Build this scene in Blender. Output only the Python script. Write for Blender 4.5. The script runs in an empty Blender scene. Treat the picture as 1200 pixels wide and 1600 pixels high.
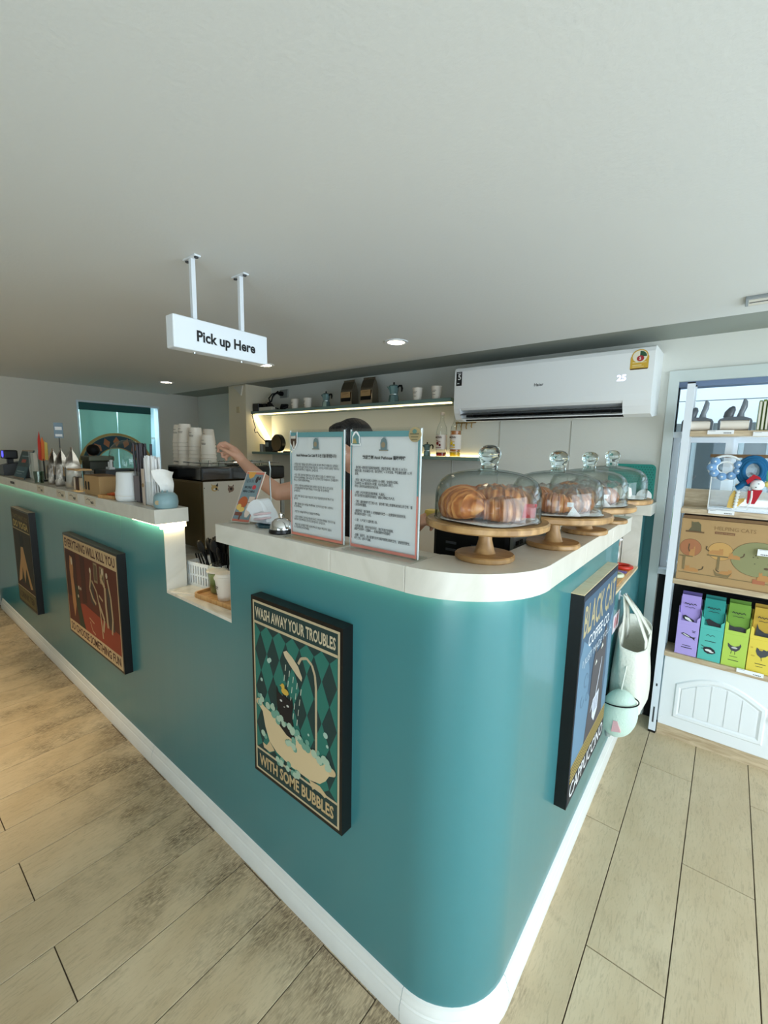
import bpy, bmesh, math, random
from mathutils import Vector, Matrix
from math import sin, cos, pi, radians, sqrt, atan2
random.seed(7)
SC = bpy.context.scene
COL = SC.collection

# ------------------------------------------------------------ camera, world, lights, exposure
cam_d = bpy.data.cameras.new('camera'); cam = bpy.data.objects.new('camera', cam_d); COL.objects.link(cam)
cam_d.sensor_fit = 'VERTICAL'; cam_d.sensor_height = 36; cam_d.sensor_width = 27
cam_d.lens = 36 * 672.3 / 1600; cam_d.clip_start = .02
vX = -Vector((-850, -112, 672.3)).normalized(); vY = Vector((543, -85, 672.3))
vY = (vY - vX * vY.dot(vX)).normalized(); vZ = vX.cross(vY)
right = Vector((vX.x, vY.x, vZ.x)); down = Vector((vX.y, vY.y, vZ.y)); fwd = Vector((vX.z, vY.z, vZ.z))
m = Matrix((right, -down, -fwd)).transposed().to_4x4(); m.translation = (0, 0, 1.5)
cam.matrix_world = m
SC.camera = cam
vs = SC.view_settings; vs.view_transform = 'Standard'; vs.look = 'None'; vs.gamma = 1.0; vs.use_curve_mapping = False
vs.exposure = 0.18
SC.cycles.max_bounces = 9; SC.cycles.diffuse_bounces = 5; SC.cycles.transparent_max_bounces = 24
SC.cycles.glossy_bounces = 4; SC.cycles.transmission_bounces = 8
SC.cycles.sample_clamp_indirect = 4.0
w = bpy.data.worlds.new('sky'); SC.world = w; w.use_nodes = True
bg = w.node_tree.nodes['Background']; bg.inputs[0].default_value = (.72, .86, 1.0, 1); bg.inputs[1].default_value = 2.6

def area(name, loc, target, sx, sy, power, col, spread=180):
    d = bpy.data.lights.new(name, 'AREA'); d.shape = 'RECTANGLE'; d.size = sx; d.size_y = sy
    d.energy = power; d.color = col; d.spread = radians(spread)
    o = bpy.data.objects.new(name, d); COL.objects.link(o); o.location = loc
    o.rotation_euler = (Vector(target) - Vector(loc)).to_track_quat('-Z', 'Y').to_euler()
    return o
# daylight through the glass shopfront and rear window, plus a ceiling fill
area('daylight_shopfront', (2.2, 0.75, 1.1), (-1.0, .95, 1.12), 2.7, 1.7, 62, (.78, .91, 1.0))
area('ceiling_fill', (0.9, -1.9, .55), (0.2, .6, 2.1), 1.8, .9, 16, (.80, .92, 1.0), 130)  # added fill, set low and aimed up to brighten the ceiling
area('daylight_rear_window', (0.5, 2.9, 1.5), (0.3, 0, .6), 1.1, .7, 6, (.78, .91, 1.0))
def spot(name, loc, power, col, ang=110, blend=.7, r=.03):
    d = bpy.data.lights.new(name, 'SPOT'); d.energy = power; d.color = col; d.spot_size = radians(ang)
    d.spot_blend = blend; d.shadow_soft_size = r
    o = bpy.data.objects.new(name, d); COL.objects.link(o); o.location = loc
WARM = (1.0, .76, .46)

# ------------------------------------------------------------ colour + materials
def lin(c):
    return tuple(((v / 255) / 12.92 if v / 255 <= .04045 else ((v / 255 + .055) / 1.055) ** 2.4) for v in c)
def inp(b, n, v):
    if n in b.inputs: b.inputs[n].default_value = v
def mat(name, c, rough=.5, metal=0, var=0.0, scale=8, bump=0.0, bscale=60, spec=.5, emit=None, es=1, coat=0, sheen=0, sub=0, trans=0, stretch=None):
    m = bpy.data.materials.new(name); m.use_nodes = True; nt = m.node_tree; b = nt.nodes['Principled BSDF']
    col = lin(c) + (1,)
    inp(b, 'Base Color', col); inp(b, 'Roughness', rough); inp(b, 'Metallic', metal); inp(b, 'Specular IOR Level', spec)
    inp(b, 'Coat Weight', coat); inp(b, 'Sheen Weight', sheen); inp(b, 'Transmission Weight', trans)
    if sub: inp(b, 'Subsurface Weight', sub); inp(b, 'Subsurface Radius', (.02, .008, .004)); inp(b, 'Subsurface Scale', 1)
    if emit is not None: inp(b, 'Emission Color', lin(emit) + (1,)); inp(b, 'Emission Strength', es)
    if var or bump:
        tc = nt.nodes.new('ShaderNodeTexCoord'); mp = nt.nodes.new('ShaderNodeMapping')
        if stretch: mp.inputs['Scale'].default_value = stretch
        nt.links.new(tc.outputs['Object'], mp.inputs[0])
    if var:
        n = nt.nodes.new('ShaderNodeTexNoise'); n.inputs['Scale'].default_value = scale; n.inputs['Detail'].default_value = 5
        mx = nt.nodes.new('ShaderNodeMix'); mx.data_type = 'RGBA'
        mx.inputs['A'].default_value = tuple(v * (1 - var) for v in col[:3]) + (1,)
        mx.inputs['B'].default_value = tuple(min(1, v * (1 + var * .7)) for v in col[:3]) + (1,)
        nt.links.new(mp.outputs[0], n.inputs['Vector']); nt.links.new(n.outputs['Fac'], mx.inputs['Factor'])
        nt.links.new(mx.outputs['Result'], b.inputs['Base Color'])
    if bump:
        n2 = nt.nodes.new('ShaderNodeTexNoise'); n2.inputs['Scale'].default_value = bscale; n2.inputs['Detail'].default_value = 3
        bp = nt.nodes.new('ShaderNodeBump'); bp.inputs['Strength'].default_value = bump; bp.inputs['Distance'].default_value = .01
        nt.links.new(mp.outputs[0], n2.inputs['Vector']); nt.links.new(n2.outputs['Fac'], bp.inputs['Height'])
        nt.links.new(bp.outputs[0], b.inputs['Normal'])
    return m
def clear(name, tint=(1, 1, 1), edge=None, gl=.05, glmax=.6, rough=.02):
    """thin clear sheet: transparent body that absorbs more at grazing angles, with a fresnel gloss"""
    m = bpy.data.materials.new(name); m.use_nodes = True; nt = m.node_tree; nt.nodes.clear()
    out = nt.nodes.new('ShaderNodeOutputMaterial'); mix = nt.nodes.new('ShaderNodeMixShader')
    tr = nt.nodes.new('ShaderNodeBsdfTransparent'); gs = nt.nodes.new('ShaderNodeBsdfGlossy'); gs.inputs['Roughness'].default_value = rough
    lw = nt.nodes.new('ShaderNodeLayerWeight'); lw.inputs['Blend'].default_value = .5
    pw = nt.nodes.new('ShaderNodeMath'); pw.operation = 'POWER'; pw.inputs[1].default_value = 3.0
    mr = nt.nodes.new('ShaderNodeMapRange'); mr.inputs['To Min'].default_value = gl; mr.inputs['To Max'].default_value = glmax
    nt.links.new(lw.outputs['Facing'], pw.inputs[0]); nt.links.new(pw.outputs[0], mr.inputs['Value'])
    nt.links.new(mr.outputs[0], mix.inputs[0]); nt.links.new(tr.outputs[0], mix.inputs[1]); nt.links.new(gs.outputs[0], mix.inputs[2])
    mx = nt.nodes.new('ShaderNodeMix'); mx.data_type = 'RGBA'
    mx.inputs['A'].default_value = tuple(tint) + (1,); mx.inputs['B'].default_value = tuple(edge or tint) + (1,)
    nt.links.new(pw.outputs[0], mx.inputs['Factor']); nt.links.new(mx.outputs['Result'], tr.inputs[0])
    nt.links.new(mix.outputs[0], out.inputs[0])
    return m

def nodes_mat(name):
    m = bpy.data.materials.new(name); m.use_nodes = True
    return m, m.node_tree, m.node_tree.nodes['Principled BSDF']
def plank_mat():
    m, nt, b = nodes_mat('wood_look_tile'); N = nt.nodes.new; L = nt.links.new
    tc = N('ShaderNodeTexCoord'); oi = N('ShaderNodeObjectInfo')
    add = N('ShaderNodeVectorMath'); add.operation = 'ADD'
    sc = N('ShaderNodeVectorMath'); sc.operation = 'SCALE'; sc.inputs['Scale'].default_value = 37.0
    cmb = N('ShaderNodeCombineXYZ'); L(oi.outputs['Random'], cmb.inputs[0]); L(oi.outputs['Random'], cmb.inputs[1]); L(cmb.outputs[0], sc.inputs[0])
    L(tc.outputs['Object'], add.inputs[0]); L(sc.outputs[0], add.inputs[1])
    def noise(scale, stretch, det=6, rough=.6, dist=0):
        mp = N('ShaderNodeMapping'); mp.inputs['Scale'].default_value = stretch; L(add.outputs[0], mp.inputs[0])
        n = N('ShaderNodeTexNoise'); n.inputs['Scale'].default_value = scale; n.inputs['Detail'].default_value = det
        n.inputs['Roughness'].default_value = rough; n.inputs['Distortion'].default_value = dist
        L(mp.outputs[0], n.inputs['Vector']); return n.outputs['Fac']
    def ramp(f, a, b_):
        r = N('ShaderNodeMapRange'); r.inputs['From Min'].default_value = a; r.inputs['From Max'].default_value = b_; L(f, r.inputs['Value']); return r.outputs[0]
    def mixc(f, a, b_):
        x = N('ShaderNodeMix'); x.data_type = 'RGBA'; L(f, x.inputs['Factor'])
        for s, v in (('A', a), ('B', b_)):
            if isinstance(v, tuple): x.inputs[s].default_value = v
            else: L(v, x.inputs[s])
        return x.outputs['Result']
    def mul(a, b_):
        x = N('ShaderNodeMath'); x.operation = 'MULTIPLY'; L(a, x.inputs[0])
        if isinstance(b_, float): x.inputs[1].default_value = b_
        else: L(b_, x.inputs[1])
        return x.outputs[0]
    broad = noise(3.5, (1.5, .8, 1), 3)
    grain = noise(22, (5, .8, 1), 8, .7, 1.2)
    pores = noise(75, (3, .6, 1), 3, .6, .5)
    base = mixc(ramp(broad, .3, .7), lin((200, 178, 142)) + (1,), lin((219, 200, 166)) + (1,))
    tone = N('ShaderNodeMapRange'); L(oi.outputs['Random'], tone.inputs['Value']); tone.inputs['To Min'].default_value = .0; tone.inputs['To Max'].default_value = .35
    base = mixc(tone.outputs[0], base, lin((188, 168, 136)) + (1,))
    c1 = mixc(mul(ramp(grain, .50, .72), .46), base, lin((140, 122, 96)) + (1,))
    # grime worn into the grain, thickest along the foot of the counter
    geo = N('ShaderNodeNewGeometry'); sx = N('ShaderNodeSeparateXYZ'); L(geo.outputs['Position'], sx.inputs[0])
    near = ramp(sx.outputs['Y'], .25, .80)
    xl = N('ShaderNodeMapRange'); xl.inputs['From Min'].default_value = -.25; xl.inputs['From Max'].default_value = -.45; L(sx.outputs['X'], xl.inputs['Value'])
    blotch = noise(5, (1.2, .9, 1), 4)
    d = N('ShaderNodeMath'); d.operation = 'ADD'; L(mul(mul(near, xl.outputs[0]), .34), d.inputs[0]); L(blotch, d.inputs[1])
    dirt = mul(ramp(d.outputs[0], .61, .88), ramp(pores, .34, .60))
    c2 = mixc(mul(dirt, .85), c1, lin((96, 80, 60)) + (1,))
    c3 = mixc(mul(ramp(pores, .62, .76), .28), c2, lin((120, 102, 78)) + (1,))
    L(c3, b.inputs['Base Color']); inp(b, 'Roughness', .42); inp(b, 'Specular IOR Level', .4)
    bp = N('ShaderNodeBump'); bp.inputs['Strength'].default_value = .25; bp.inputs['Distance'].default_value = .002
    L(grain, bp.inputs['Height']); L(bp.outputs[0], b.inputs['Normal'])
    return m
def wood_mat(name, c1, c2, scale=14, stretch=(1, 6, 1), rough=.45, coat=.1):
    m, nt, b = nodes_mat(name); N = nt.nodes.new; L = nt.links.new
    tc = N('ShaderNodeTexCoord'); mp = N('ShaderNodeMapping'); mp.inputs['Scale'].default_value = stretch; L(tc.outputs['Object'], mp.inputs[0])
    n = N('ShaderNodeTexNoise'); n.inputs['Scale'].default_value = scale; n.inputs['Detail'].default_value = 6; n.inputs['Distortion'].default_value = 1.0
    L(mp.outputs[0], n.inputs['Vector']); r = N('ShaderNodeValToRGB'); L(n.outputs['Fac'], r.inputs[0])
    r.color_ramp.elements[0].position = .35; r.color_ramp.elements[0].color = lin(c1) + (1,)
    r.color_ramp.elements[1].position = .68; r.color_ramp.elements[1].color = lin(c2) + (1,)
    L(r.outputs[0], b.inputs['Base Color']); inp(b, 'Roughness', rough); inp(b, 'Coat Weight', coat)
    return m
def marble_mat(name, c, vein, rough=.3):
    m, nt, b = nodes_mat(name); N = nt.nodes.new; L = nt.links.new
    tc = N('ShaderNodeTexCoord'); n = N('ShaderNodeTexNoise'); n.inputs['Scale'].default_value = 3; n.inputs['Detail'].default_value = 8
    n.inputs['Distortion'].default_value = 2.2; L(tc.outputs['Object'], n.inputs['Vector'])
    r = N('ShaderNodeValToRGB'); L(n.outputs['Fac'], r.inputs[0]); e = r.color_ramp.elements
    e[0].position = .40; e[0].color = lin(c) + (1,); e[1].position = .62; e[1].color = lin(c) + (1,)
    q = e.new(.5); q.color = lin(vein) + (1,)
    L(r.outputs[0], b.inputs['Base Color']); inp(b, 'Roughness', rough)
    return m
def pastry_mat(name, c1, c2, c3):
    m, nt, b = nodes_mat(name); N = nt.nodes.new; L = nt.links.new
    tc = N('ShaderNodeTexCoord'); wv = N('ShaderNodeTexWave'); wv.inputs['Scale'].default_value = 24; wv.inputs['Distortion'].default_value = 3.5
    wv.bands_direction = 'X'; wv.inputs['Detail'].default_value = 3; wv.inputs['Detail Scale'].default_value = 1.5
    L(tc.outputs['Object'], wv.inputs['Vector'])
    n = N('ShaderNodeTexNoise'); n.inputs['Scale'].default_value = 30; n.inputs['Detail'].default_value = 5; L(tc.outputs['Object'], n.inputs['Vector'])
    mx = N('ShaderNodeMath'); mx.operation = 'ADD'; s = N('ShaderNodeMath'); s.operation = 'MULTIPLY'; s.inputs[1].default_value = .34
    L(wv.outputs['Fac'], s.inputs[0]); L(s.outputs[0], mx.inputs[0]); s2 = N('ShaderNodeMath'); s2.operation = 'MULTIPLY'; s2.inputs[1].default_value = .72
    L(n.outputs['Fac'], s2.inputs[0]); L(s2.outputs[0], mx.inputs[1])
    r = N('ShaderNodeValToRGB'); L(mx.outputs[0], r.inputs[0]); e = r.color_ramp.elements
    e[0].position = .2; e[0].color = lin(c1) + (1,); e[1].position = .85; e[1].color = lin(c3) + (1,); q = e.new(.5); q.color = lin(c2) + (1,)
    L(r.outputs[0], b.inputs['Base Color']); inp(b, 'Roughness', .38); inp(b, 'Coat Weight', .2)
    bp = N('ShaderNodeBump'); bp.inputs['Strength'].default_value = .5; bp.inputs['Distance'].default_value = .004
    L(mx.outputs[0], bp.inputs['Height']); L(bp.outputs[0], b.inputs['Normal'])
    return m
def diamond_mat(name, a_, b_):
    m, nt, b = nodes_mat(name); return m

M = {}
M['ceiling'] = mat('ceiling_paint', (224, 227, 226), .85, bump=.06, bscale=90)
M['wall'] = mat('wall_paint', (222, 222, 214), .8, var=.03, scale=3, bump=.08, bscale=70)
M['wall_left'] = mat('wall_paint_left', (214, 212, 202), .8, bump=.05, bscale=60)
M['teal'] = mat('teal_satin_paint', (64, 128, 133), .30, var=.05, scale=2.5, bump=.09, bscale=9, spec=.5, coat=.25, stretch=(1, 1, .05))
M['dteal'] = mat('dark_teal_paint', (32, 104, 106), .5)
M['grout'] = mat('floor_grout', (88, 74, 58), .9)
M['plank'] = plank_mat()
M['skirt'] = mat('white_gloss_skirting', (232, 232, 226), .35, var=.06, scale=20, bump=.05, bscale=40)
M['slab'] = marble_mat('pale_stone_tile', (222, 218, 207), (214, 210, 198), .28)
M['marble'] = marble_mat('veined_marble', (236, 230, 218), (218, 208, 192), .18)
M['white'] = mat('white_plastic', (236, 238, 238), .35)
M['whitem'] = mat('white_metal', (228, 234, 240), .3)
M['offwhite'] = mat('off_white_panel', (222, 216, 202), .4)
M['black'] = mat('black_plastic', (10, 10, 11), .35)
M['blackm'] = mat('black_matte', (8, 8, 8), .6, spec=.25)
M['frame'] = mat('black_canvas_frame', (13, 13, 14), .35, spec=.4)
M['dgrey'] = mat('dark_grey_plastic', (62, 66, 70), .45)
M['grey'] = mat('grey_metal', (150, 156, 158), .35, .6)
M['chrome'] = mat('chrome', (225, 225, 225), .08, 1)
M['alu'] = mat('brushed_aluminium', (180, 186, 186), .3, .9)
M['foil'] = mat('silver_foil', (150, 140, 126), .25, .95, bump=.5, bscale=10)
M['wood'] = wood_mat('acacia_wood', (150, 112, 66), (192, 152, 100), 9, (1, 5, 1))
M['rim'] = wood_mat('pale_pine', (232, 204, 160), (244, 224, 190), 9, (1, 5, 1))
M['bamboo'] = wood_mat('bamboo_tray', (192, 138, 78), (216, 168, 108), 12, (6, 1, 1))
M['oak'] = wood_mat('washed_oak_board', (176, 152, 120), (206, 186, 154), 10, (1, 1, 6))
M['paper'] = mat('white_paper', (240, 240, 240), .7)
M['tissue'] = mat('tissue_paper', (244, 242, 238), .85, bump=.3, bscale=30)
M['cup'] = mat('paper_cup', (236, 226, 212), .55)
M['kraft'] = mat('kraft_card', (176, 142, 96), .8, var=.05, scale=20)
M['kraftd'] = mat('brown_card', (120, 90, 58), .8)
M['glasst'] = clear('clear_glass', (.97, .985, .98), (.55, .66, .64), .05, .75)
M['dome'] = clear('dome_glass', (.975, .985, .98), (.50, .60, .57), .02, .5)
M['acryl'] = clear('clear_acrylic', (.97, .98, .98), (.8, .86, .86), .05, .5)
M['pane'] = clear('window_pane', (.93, .97, .98), (.8, .88, .9), .05, .6)
M['cello'] = clear('crinkled_cellophane', (.97, .97, .97), (.8, .8, .82), .05, .7, .10)
kg = bpy.data.materials.new('solid_glass'); kg.use_nodes = True; _b = kg.node_tree.nodes['Principled BSDF']
inp(_b, 'Base Color', (.80, .92, .90, 1)); inp(_b, 'Roughness', .02); inp(_b, 'Transmission Weight', 1.0); inp(_b, 'IOR', 1.45)
M['kglass'] = kg
M['skin'] = mat('skin', (205, 156, 130), .5, sub=.08, var=.04, scale=20)
M['hair'] = mat('black_hair', (12, 10, 9), .55, bump=.8, bscale=120, stretch=(1, 1, .15))
M['led'] = mat('warm_led', (255, 232, 190), .5, emit=(255, 226, 170), es=14)
M['ledn'] = mat('niche_led', (255, 236, 200), .5, emit=(255, 226, 160), es=4.5)
M['lampglow'] = mat('downlight_lens', (255, 240, 215), .5, emit=(255, 236, 205), es=16)
M['croissant'] = pastry_mat('croissant_crust', (128, 66, 26), (182, 106, 50), (222, 158, 92))
M['pastry'] = pastry_mat('glazed_pastry', (126, 68, 30), (180, 108, 56), (220, 162, 104))
def flat(c, rough=.65): 
    k = 'flat_%d_%d_%d' % tuple(c)
    if k not in M: M[k] = mat('ink_%d_%d_%d' % tuple(c), c, rough)
    return M[k]

# ------------------------------------------------------------ mesh helpers
class MB:
    def __init__(s): s.v = []; s.f = []
    def add(s, vs_, fs):
        o = len(s.v); s.v += [tuple(v) for v in vs_]; s.f += [tuple(i + o for i in f) for f in fs]; return s
    def box(s, x0, x1, y0, y1, z0, z1, bev=0):
        if bev:
            bm = bmesh.new(); bmesh.ops.create_cube(bm, size=1)
            for v in bm.verts: v.co = Vector(((x0 + x1) / 2 + v.co.x * (x1 - x0), (y0 + y1) / 2 + v.co.y * (y1 - y0), (z0 + z1) / 2 + v.co.z * (z1 - z0)))
            bmesh.ops.bevel(bm, geom=bm.edges[:], offset=bev, segments=2, affect='EDGES', profile=.5)
            bm.verts.index_update()
            s.add([v.co[:] for v in bm.verts], [[v.index for v in f.verts] for f in bm.faces]); bm.free(); return s
        return s.add([(x0, y0, z0), (x1, y0, z0), (x1, y1, z0), (x0, y1, z0), (x0, y0, z1), (x1, y0, z1), (x1, y1, z1), (x0, y1, z1)],
                     [(0, 3, 2, 1), (4, 5, 6, 7), (0, 1, 5, 4), (1, 2, 6, 5), (2, 3, 7, 6), (3, 0, 4, 7)])
    def obox(s, c, ax, ay, az):
        """box centred at c with half-vectors ax, ay, az"""
        c, ax, ay, az = map(Vector, (c, ax, ay, az))
        P = [c + i * ax + j * ay + k * az for k in (-1, 1) for i, j in ((-1, -1), (1, -1), (1, 1), (-1, 1))]
        return s.add(P, [(0, 3, 2, 1), (4, 5, 6, 7), (0, 1, 5, 4), (1, 2, 6, 5), (2, 3, 7, 6), (3, 0, 4, 7)])
    def lathe(s, prof, c=(0, 0, 0), n=24, axis='Z', closed=True, sq=1.0):
        """prof: list of (r, h) revolved about axis through c"""
        c = Vector(c); vs_ = []; fs = []
        for r, h in prof:
            for i in range(n):
                a = 2 * pi * i / n; p = (r * cos(a), r * sin(a) * sq, h)
                if axis == 'X': p = (p[2], p[0], p[1])
                if axis == 'Y': p = (p[1], p[2], p[0])
                vs_.append(c + Vector(p))
        k = len(prof)
        for j in range(k - 1):
            for i in range(n): fs.append((j * n + i, j * n + (i + 1) % n, (j + 1) * n + (i + 1) % n, (j + 1) * n + i))
        if closed:
            if prof[0][0] > 1e-6: fs.append(tuple(range(n - 1, -1, -1)))
            if prof[-1][0] > 1e-6: fs.append(tuple((k - 1) * n + i for i in range(n)))
        return s.add(vs_, fs)
    def cyl(s, c, r, h, n=20, axis='Z', r2=None): return s.lathe([(r, 0), (r if r2 is None else r2, h)], c, n, axis)
    def tube(s, pts, r, n=8, cap=True, closed=False):
        pts = [Vector(p) for p in pts]; k = len(pts); rr = r if isinstance(r, (list, tuple)) else [r] * k
        vs_ = []; fs = []; up = None
        for i in range(k):
            if closed: t = (pts[(i + 1) % k] - pts[i - 1]).normalized()
            else: t = (pts[min(i + 1, k - 1)] - pts[max(i - 1, 0)]).normalized()
            if up is None: up = Vector((0, 0, 1)) if abs(t.z) < .9 else Vector((1, 0, 0))
            a = t.cross(up)
            if a.length < 1e-5: a = t.cross(Vector((0, 1, 0)))
            a.normalize(); b = a.cross(t).normalized(); up = b
            for j in range(n):
                q = 2 * pi * j / n; vs_.append(pts[i] + (a * cos(q) + b * sin(q)) * rr[i])
        for i in range(k if closed else k - 1):
            for j in range(n): fs.append((i * n + j, i * n + (j + 1) % n, ((i + 1) % k) * n + (j + 1) % n, ((i + 1) % k) * n + j))
        if cap and not closed: fs.append(tuple(range(n - 1, -1, -1))); fs.append(tuple((k - 1) * n + j for j in range(n)))
        return s.add(vs_, fs)
    def prism(s, pts, O, U, V, N, t):
        """polygon pts (u,v) in frame O,U,V extruded by t along N"""
        O, U, V, N = map(Vector, (O, U, V, N)); k = len(pts)
        a = [O + U * u + V * v for u, v in pts]; b = [p + N * t for p in a]
        fs = [tuple(range(k)), tuple(range(2 * k - 1, k - 1, -1))] + [(i, k + i, k + (i + 1) % k, (i + 1) % k) for i in range(k)]
        return s.add(a + b, fs)
    def ell(s, c, rx, ry, rz, n=16, m=10, rot=None):
        vs_ = []; fs = []; c = Vector(c)
        for j in range(m + 1):
            ph = pi * j / m - pi / 2
            for i in range(n):
                a = 2 * pi * i / n; p = Vector((rx * cos(ph) * cos(a), ry * cos(ph) * sin(a), rz * sin(ph)))
                if rot: p = rot @ p
                vs_.append(c + p)
        for j in range(m):
            for i in range(n): fs.append((j * n + i, j * n + (i + 1) % n, (j + 1) * n + (i + 1) % n, (j + 1) * n + i))
        return s.add(vs_, fs)
    def grid(s, P):
        r = len(P); c = len(P[0]); vs_ = [p for row in P for p in row]
        return s.add(vs_, [(i * c + j, i * c + j + 1, (i + 1) * c + j + 1, (i + 1) * c + j) for i in range(r - 1) for j in range(c - 1)])
    def build(s, name, material, parent=None, loc=None, smooth=None, weld=True, label=None):
        me = bpy.data.meshes.new(name); me.from_pydata(s.v, [], s.f)
        bm = bmesh.new(); bm.from_mesh(me)
        if weld: bmesh.ops.remove_doubles(bm, verts=bm.verts, dist=1e-5)
        bmesh.ops.recalc_face_normals(bm, faces=bm.faces); bm.to_mesh(me); bm.free()
        if smooth:
            me.polygons.foreach_set('use_smooth', [True] * len(me.polygons))
            me.set_sharp_from_angle(angle=radians(smooth))
        me.materials.append(material)
        o = bpy.data.objects.new(name, me); COL.objects.link(o)
        if parent: o.parent = parent
        if loc: o.location = loc
        if label: o['label'] = label
        return o
def tag(o, label, cat, group=None):
    o['label'] = label; o['category'] = cat
    if group: o['group'] = group
    return o
def thing(name, label, cat, loc=(0, 0, 0), rz=0, group=None):
    o = bpy.data.objects.new(name, None); COL.objects.link(o); o.location = loc; o.rotation_euler = (0, 0, rz); o.empty_display_size = .05
    return tag(o, label, cat, group)
def struct(o): o['kind'] = 'structure'; return o
def dup(r, loc=None, rz=None, label=None, scale=None):
    c = r.copy(); COL.objects.link(c)
    if loc is not None: c.location = loc
    if rz is not None: c.rotation_euler = (0, 0, rz)
    if scale is not None: c.scale = scale
    if label: c['label'] = label
    for ch in list(r.children):
        d = ch.copy(); COL.objects.link(d); d.parent = c
        for g in list(ch.children):
            e = g.copy(); COL.objects.link(e); e.parent = d
    return c
_DG = None
def text_data(s, offset=0, res=2, align='LEFT', space=1.0):
    cu = bpy.data.curves.new('t', 'FONT'); cu.body = s; cu.size = 1; cu.offset = offset; cu.resolution_u = res; cu.align_x = align
    cu.space_line = space; cu.fill_mode = 'FRONT'
    o = bpy.data.objects.new('t', cu); COL.objects.link(o)
    bpy.context.view_layer.update()
    me = bpy.data.meshes.new_from_object(o.evaluated_get(bpy.context.evaluated_depsgraph_get()))
    vs_ = [v.co.copy() for v in me.vertices]; fs = [tuple(p.vertices) for p in me.polygons]
    bpy.data.objects.remove(o); bpy.data.curves.remove(cu); bpy.data.meshes.remove(me)
    return vs_, fs
def text(s, fr, u0, v0, w=None, h=None, material=None, parent=None, name='lettering', layer=.0012, offset=.0, res=2, space=1.0, warp=None):
    """text fitted into the box (u0,v0,w,h) of frame fr = (O,U,V,N); w or h alone keeps the aspect"""
    vs_, fs = text_data(s, offset, res, space=space)
    if not vs_: return None
    x0 = min(v.x for v in vs_); x1 = max(v.x for v in vs_); y0 = min(v.y for v in vs_); y1 = max(v.y for v in vs_)
    if w and h: sx, sy = w / (x1 - x0), h / (y1 - y0)
    elif w: sx = sy = w / (x1 - x0)
    else: sx = sy = h / (y1 - y0)
    O, U, V, N = map(Vector, fr); mb = MB(); out = []
    for v in vs_:
        u = u0 + (v.x - x0) * sx; q = v0 + (v.y - y0) * sy
        out.append(O + U * u + V * q + N * layer)
    me = bpy.data.meshes.new(name); me.from_pydata(out, [], fs); me.materials.append(material)
    o = bpy.data.objects.new(name, me); COL.objects.link(o)
    if parent: o.parent = parent
    return o
def shape(fr, polys, material, parent, name='print', layer=.0006, t=.0003):
    if 1 < len(polys) <= 4:
        return [shape(fr, [p], material, parent, name, layer + k * 4e-6, t) for k, p in enumerate(polys)]
    O, U, V, N = map(Vector, fr); mb = MB()
    for k, p in enumerate(polys): mb.prism(p, O + N * (layer + k * 2e-6), U, V, N, t)
    o = mb.build(name, material, parent, weld=False)
    if len(polys) > 4: o['kind'] = 'stuff'
    return o
def oval(cx, cy, rx, ry, n=20, a0=0, a1=2 * pi): return [(cx + rx * cos(a0 + (a1 - a0) * i / n), cy + ry * sin(a0 + (a1 - a0) * i / n)) for i in range(n if abs(a1 - a0 - 2 * pi) < 1e-6 else n + 1)]
def rect(x0, y0, x1, y1): return [(x0, y0), (x1, y0), (x1, y1), (x0, y1)]
def rrect(x0, y0, x1, y1, r, n=4):
    P = []
    for cx, cy, a in ((x1 - r, y0 + r, -pi / 2), (x1 - r, y1 - r, 0), (x0 + r, y1 - r, pi / 2), (x0 + r, y0 + r, pi)):
        P += [(cx + r * cos(a + pi / 2 * i / n), cy + r * sin(a + pi / 2 * i / n)) for i in range(n + 1)]
    return P
def stroke(pts, w):
    P = []; Q = []
    for i, p in enumerate(pts):
        a = Vector(pts[max(i - 1, 0)]); b = Vector(pts[min(i + 1, len(pts) - 1)]); d = (b - a).normalized() if (b - a).length else Vector((1, 0))
        ww = w[i] if isinstance(w, (list, tuple)) else w
        P.append((p[0] - d.y * ww / 2, p[1] + d.x * ww / 2)); Q.append((p[0] + d.y * ww / 2, p[1] - d.x * ww / 2))
    return P + Q[::-1]
def strips(pts, w): 
    """stroke split in quads (safe for bent lines)"""
    L_ = []
    for i in range(len(pts) - 1):
        L_.append(stroke(pts[i:i + 2], w if not isinstance(w, (list, tuple)) else w[i:i + 2]))
    return L_
XP, YP, ZP = Vector((1, 0, 0)), Vector((0, 1, 0)), Vector((0, 0, 1))

# ------------------------------------------------------------ the room
XL, YB, ZC = -5.2, 2.8, 2.1          # left wall, back wall, ceiling
fl = struct(MB().box(XL - .1, 2.5, -3.1, YB + .1, -.08, -.0045).build('floor', M['grout']))
TW, TL = .208, 1.035
pm = {}
k = -25
while True:
    x0 = -.197 - TW + TW * (k + 1) ; x1 = x0 + TW
    if x0 > 2.4: break
    y = (.255 if k % 2 == 0 else -.262) - TL * 4
    while y < YB:
        a, b = max(y, -3.0), min(y + TL, YB); xa, xb = max(x0, XL), min(x1, 2.4)
        if b - a > .03 and xb - xa > .02:
            key = (round(b - a, 3), round(xb - xa, 3)); g = .0016
            if key not in pm:
                pm[key] = MB().box(-(xb - xa) / 2 + g, (xb - xa) / 2 - g, -(b - a) / 2 + g, (b - a) / 2 - g, -.0045, 0, bev=.0009).build('plank', M['plank'], fl)
                o = pm[key]
            else:
                o = pm[key].copy(); COL.objects.link(o)
            o.location = ((xa + xb) / 2, (a + b) / 2, 0)
        y += TL
    k += 1
NB = 2.435
struct(MB().box(XL - .1, 2.5, -3.1, NB, ZC, ZC + .15).build("ceiling", M["ceiling"]))
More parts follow.
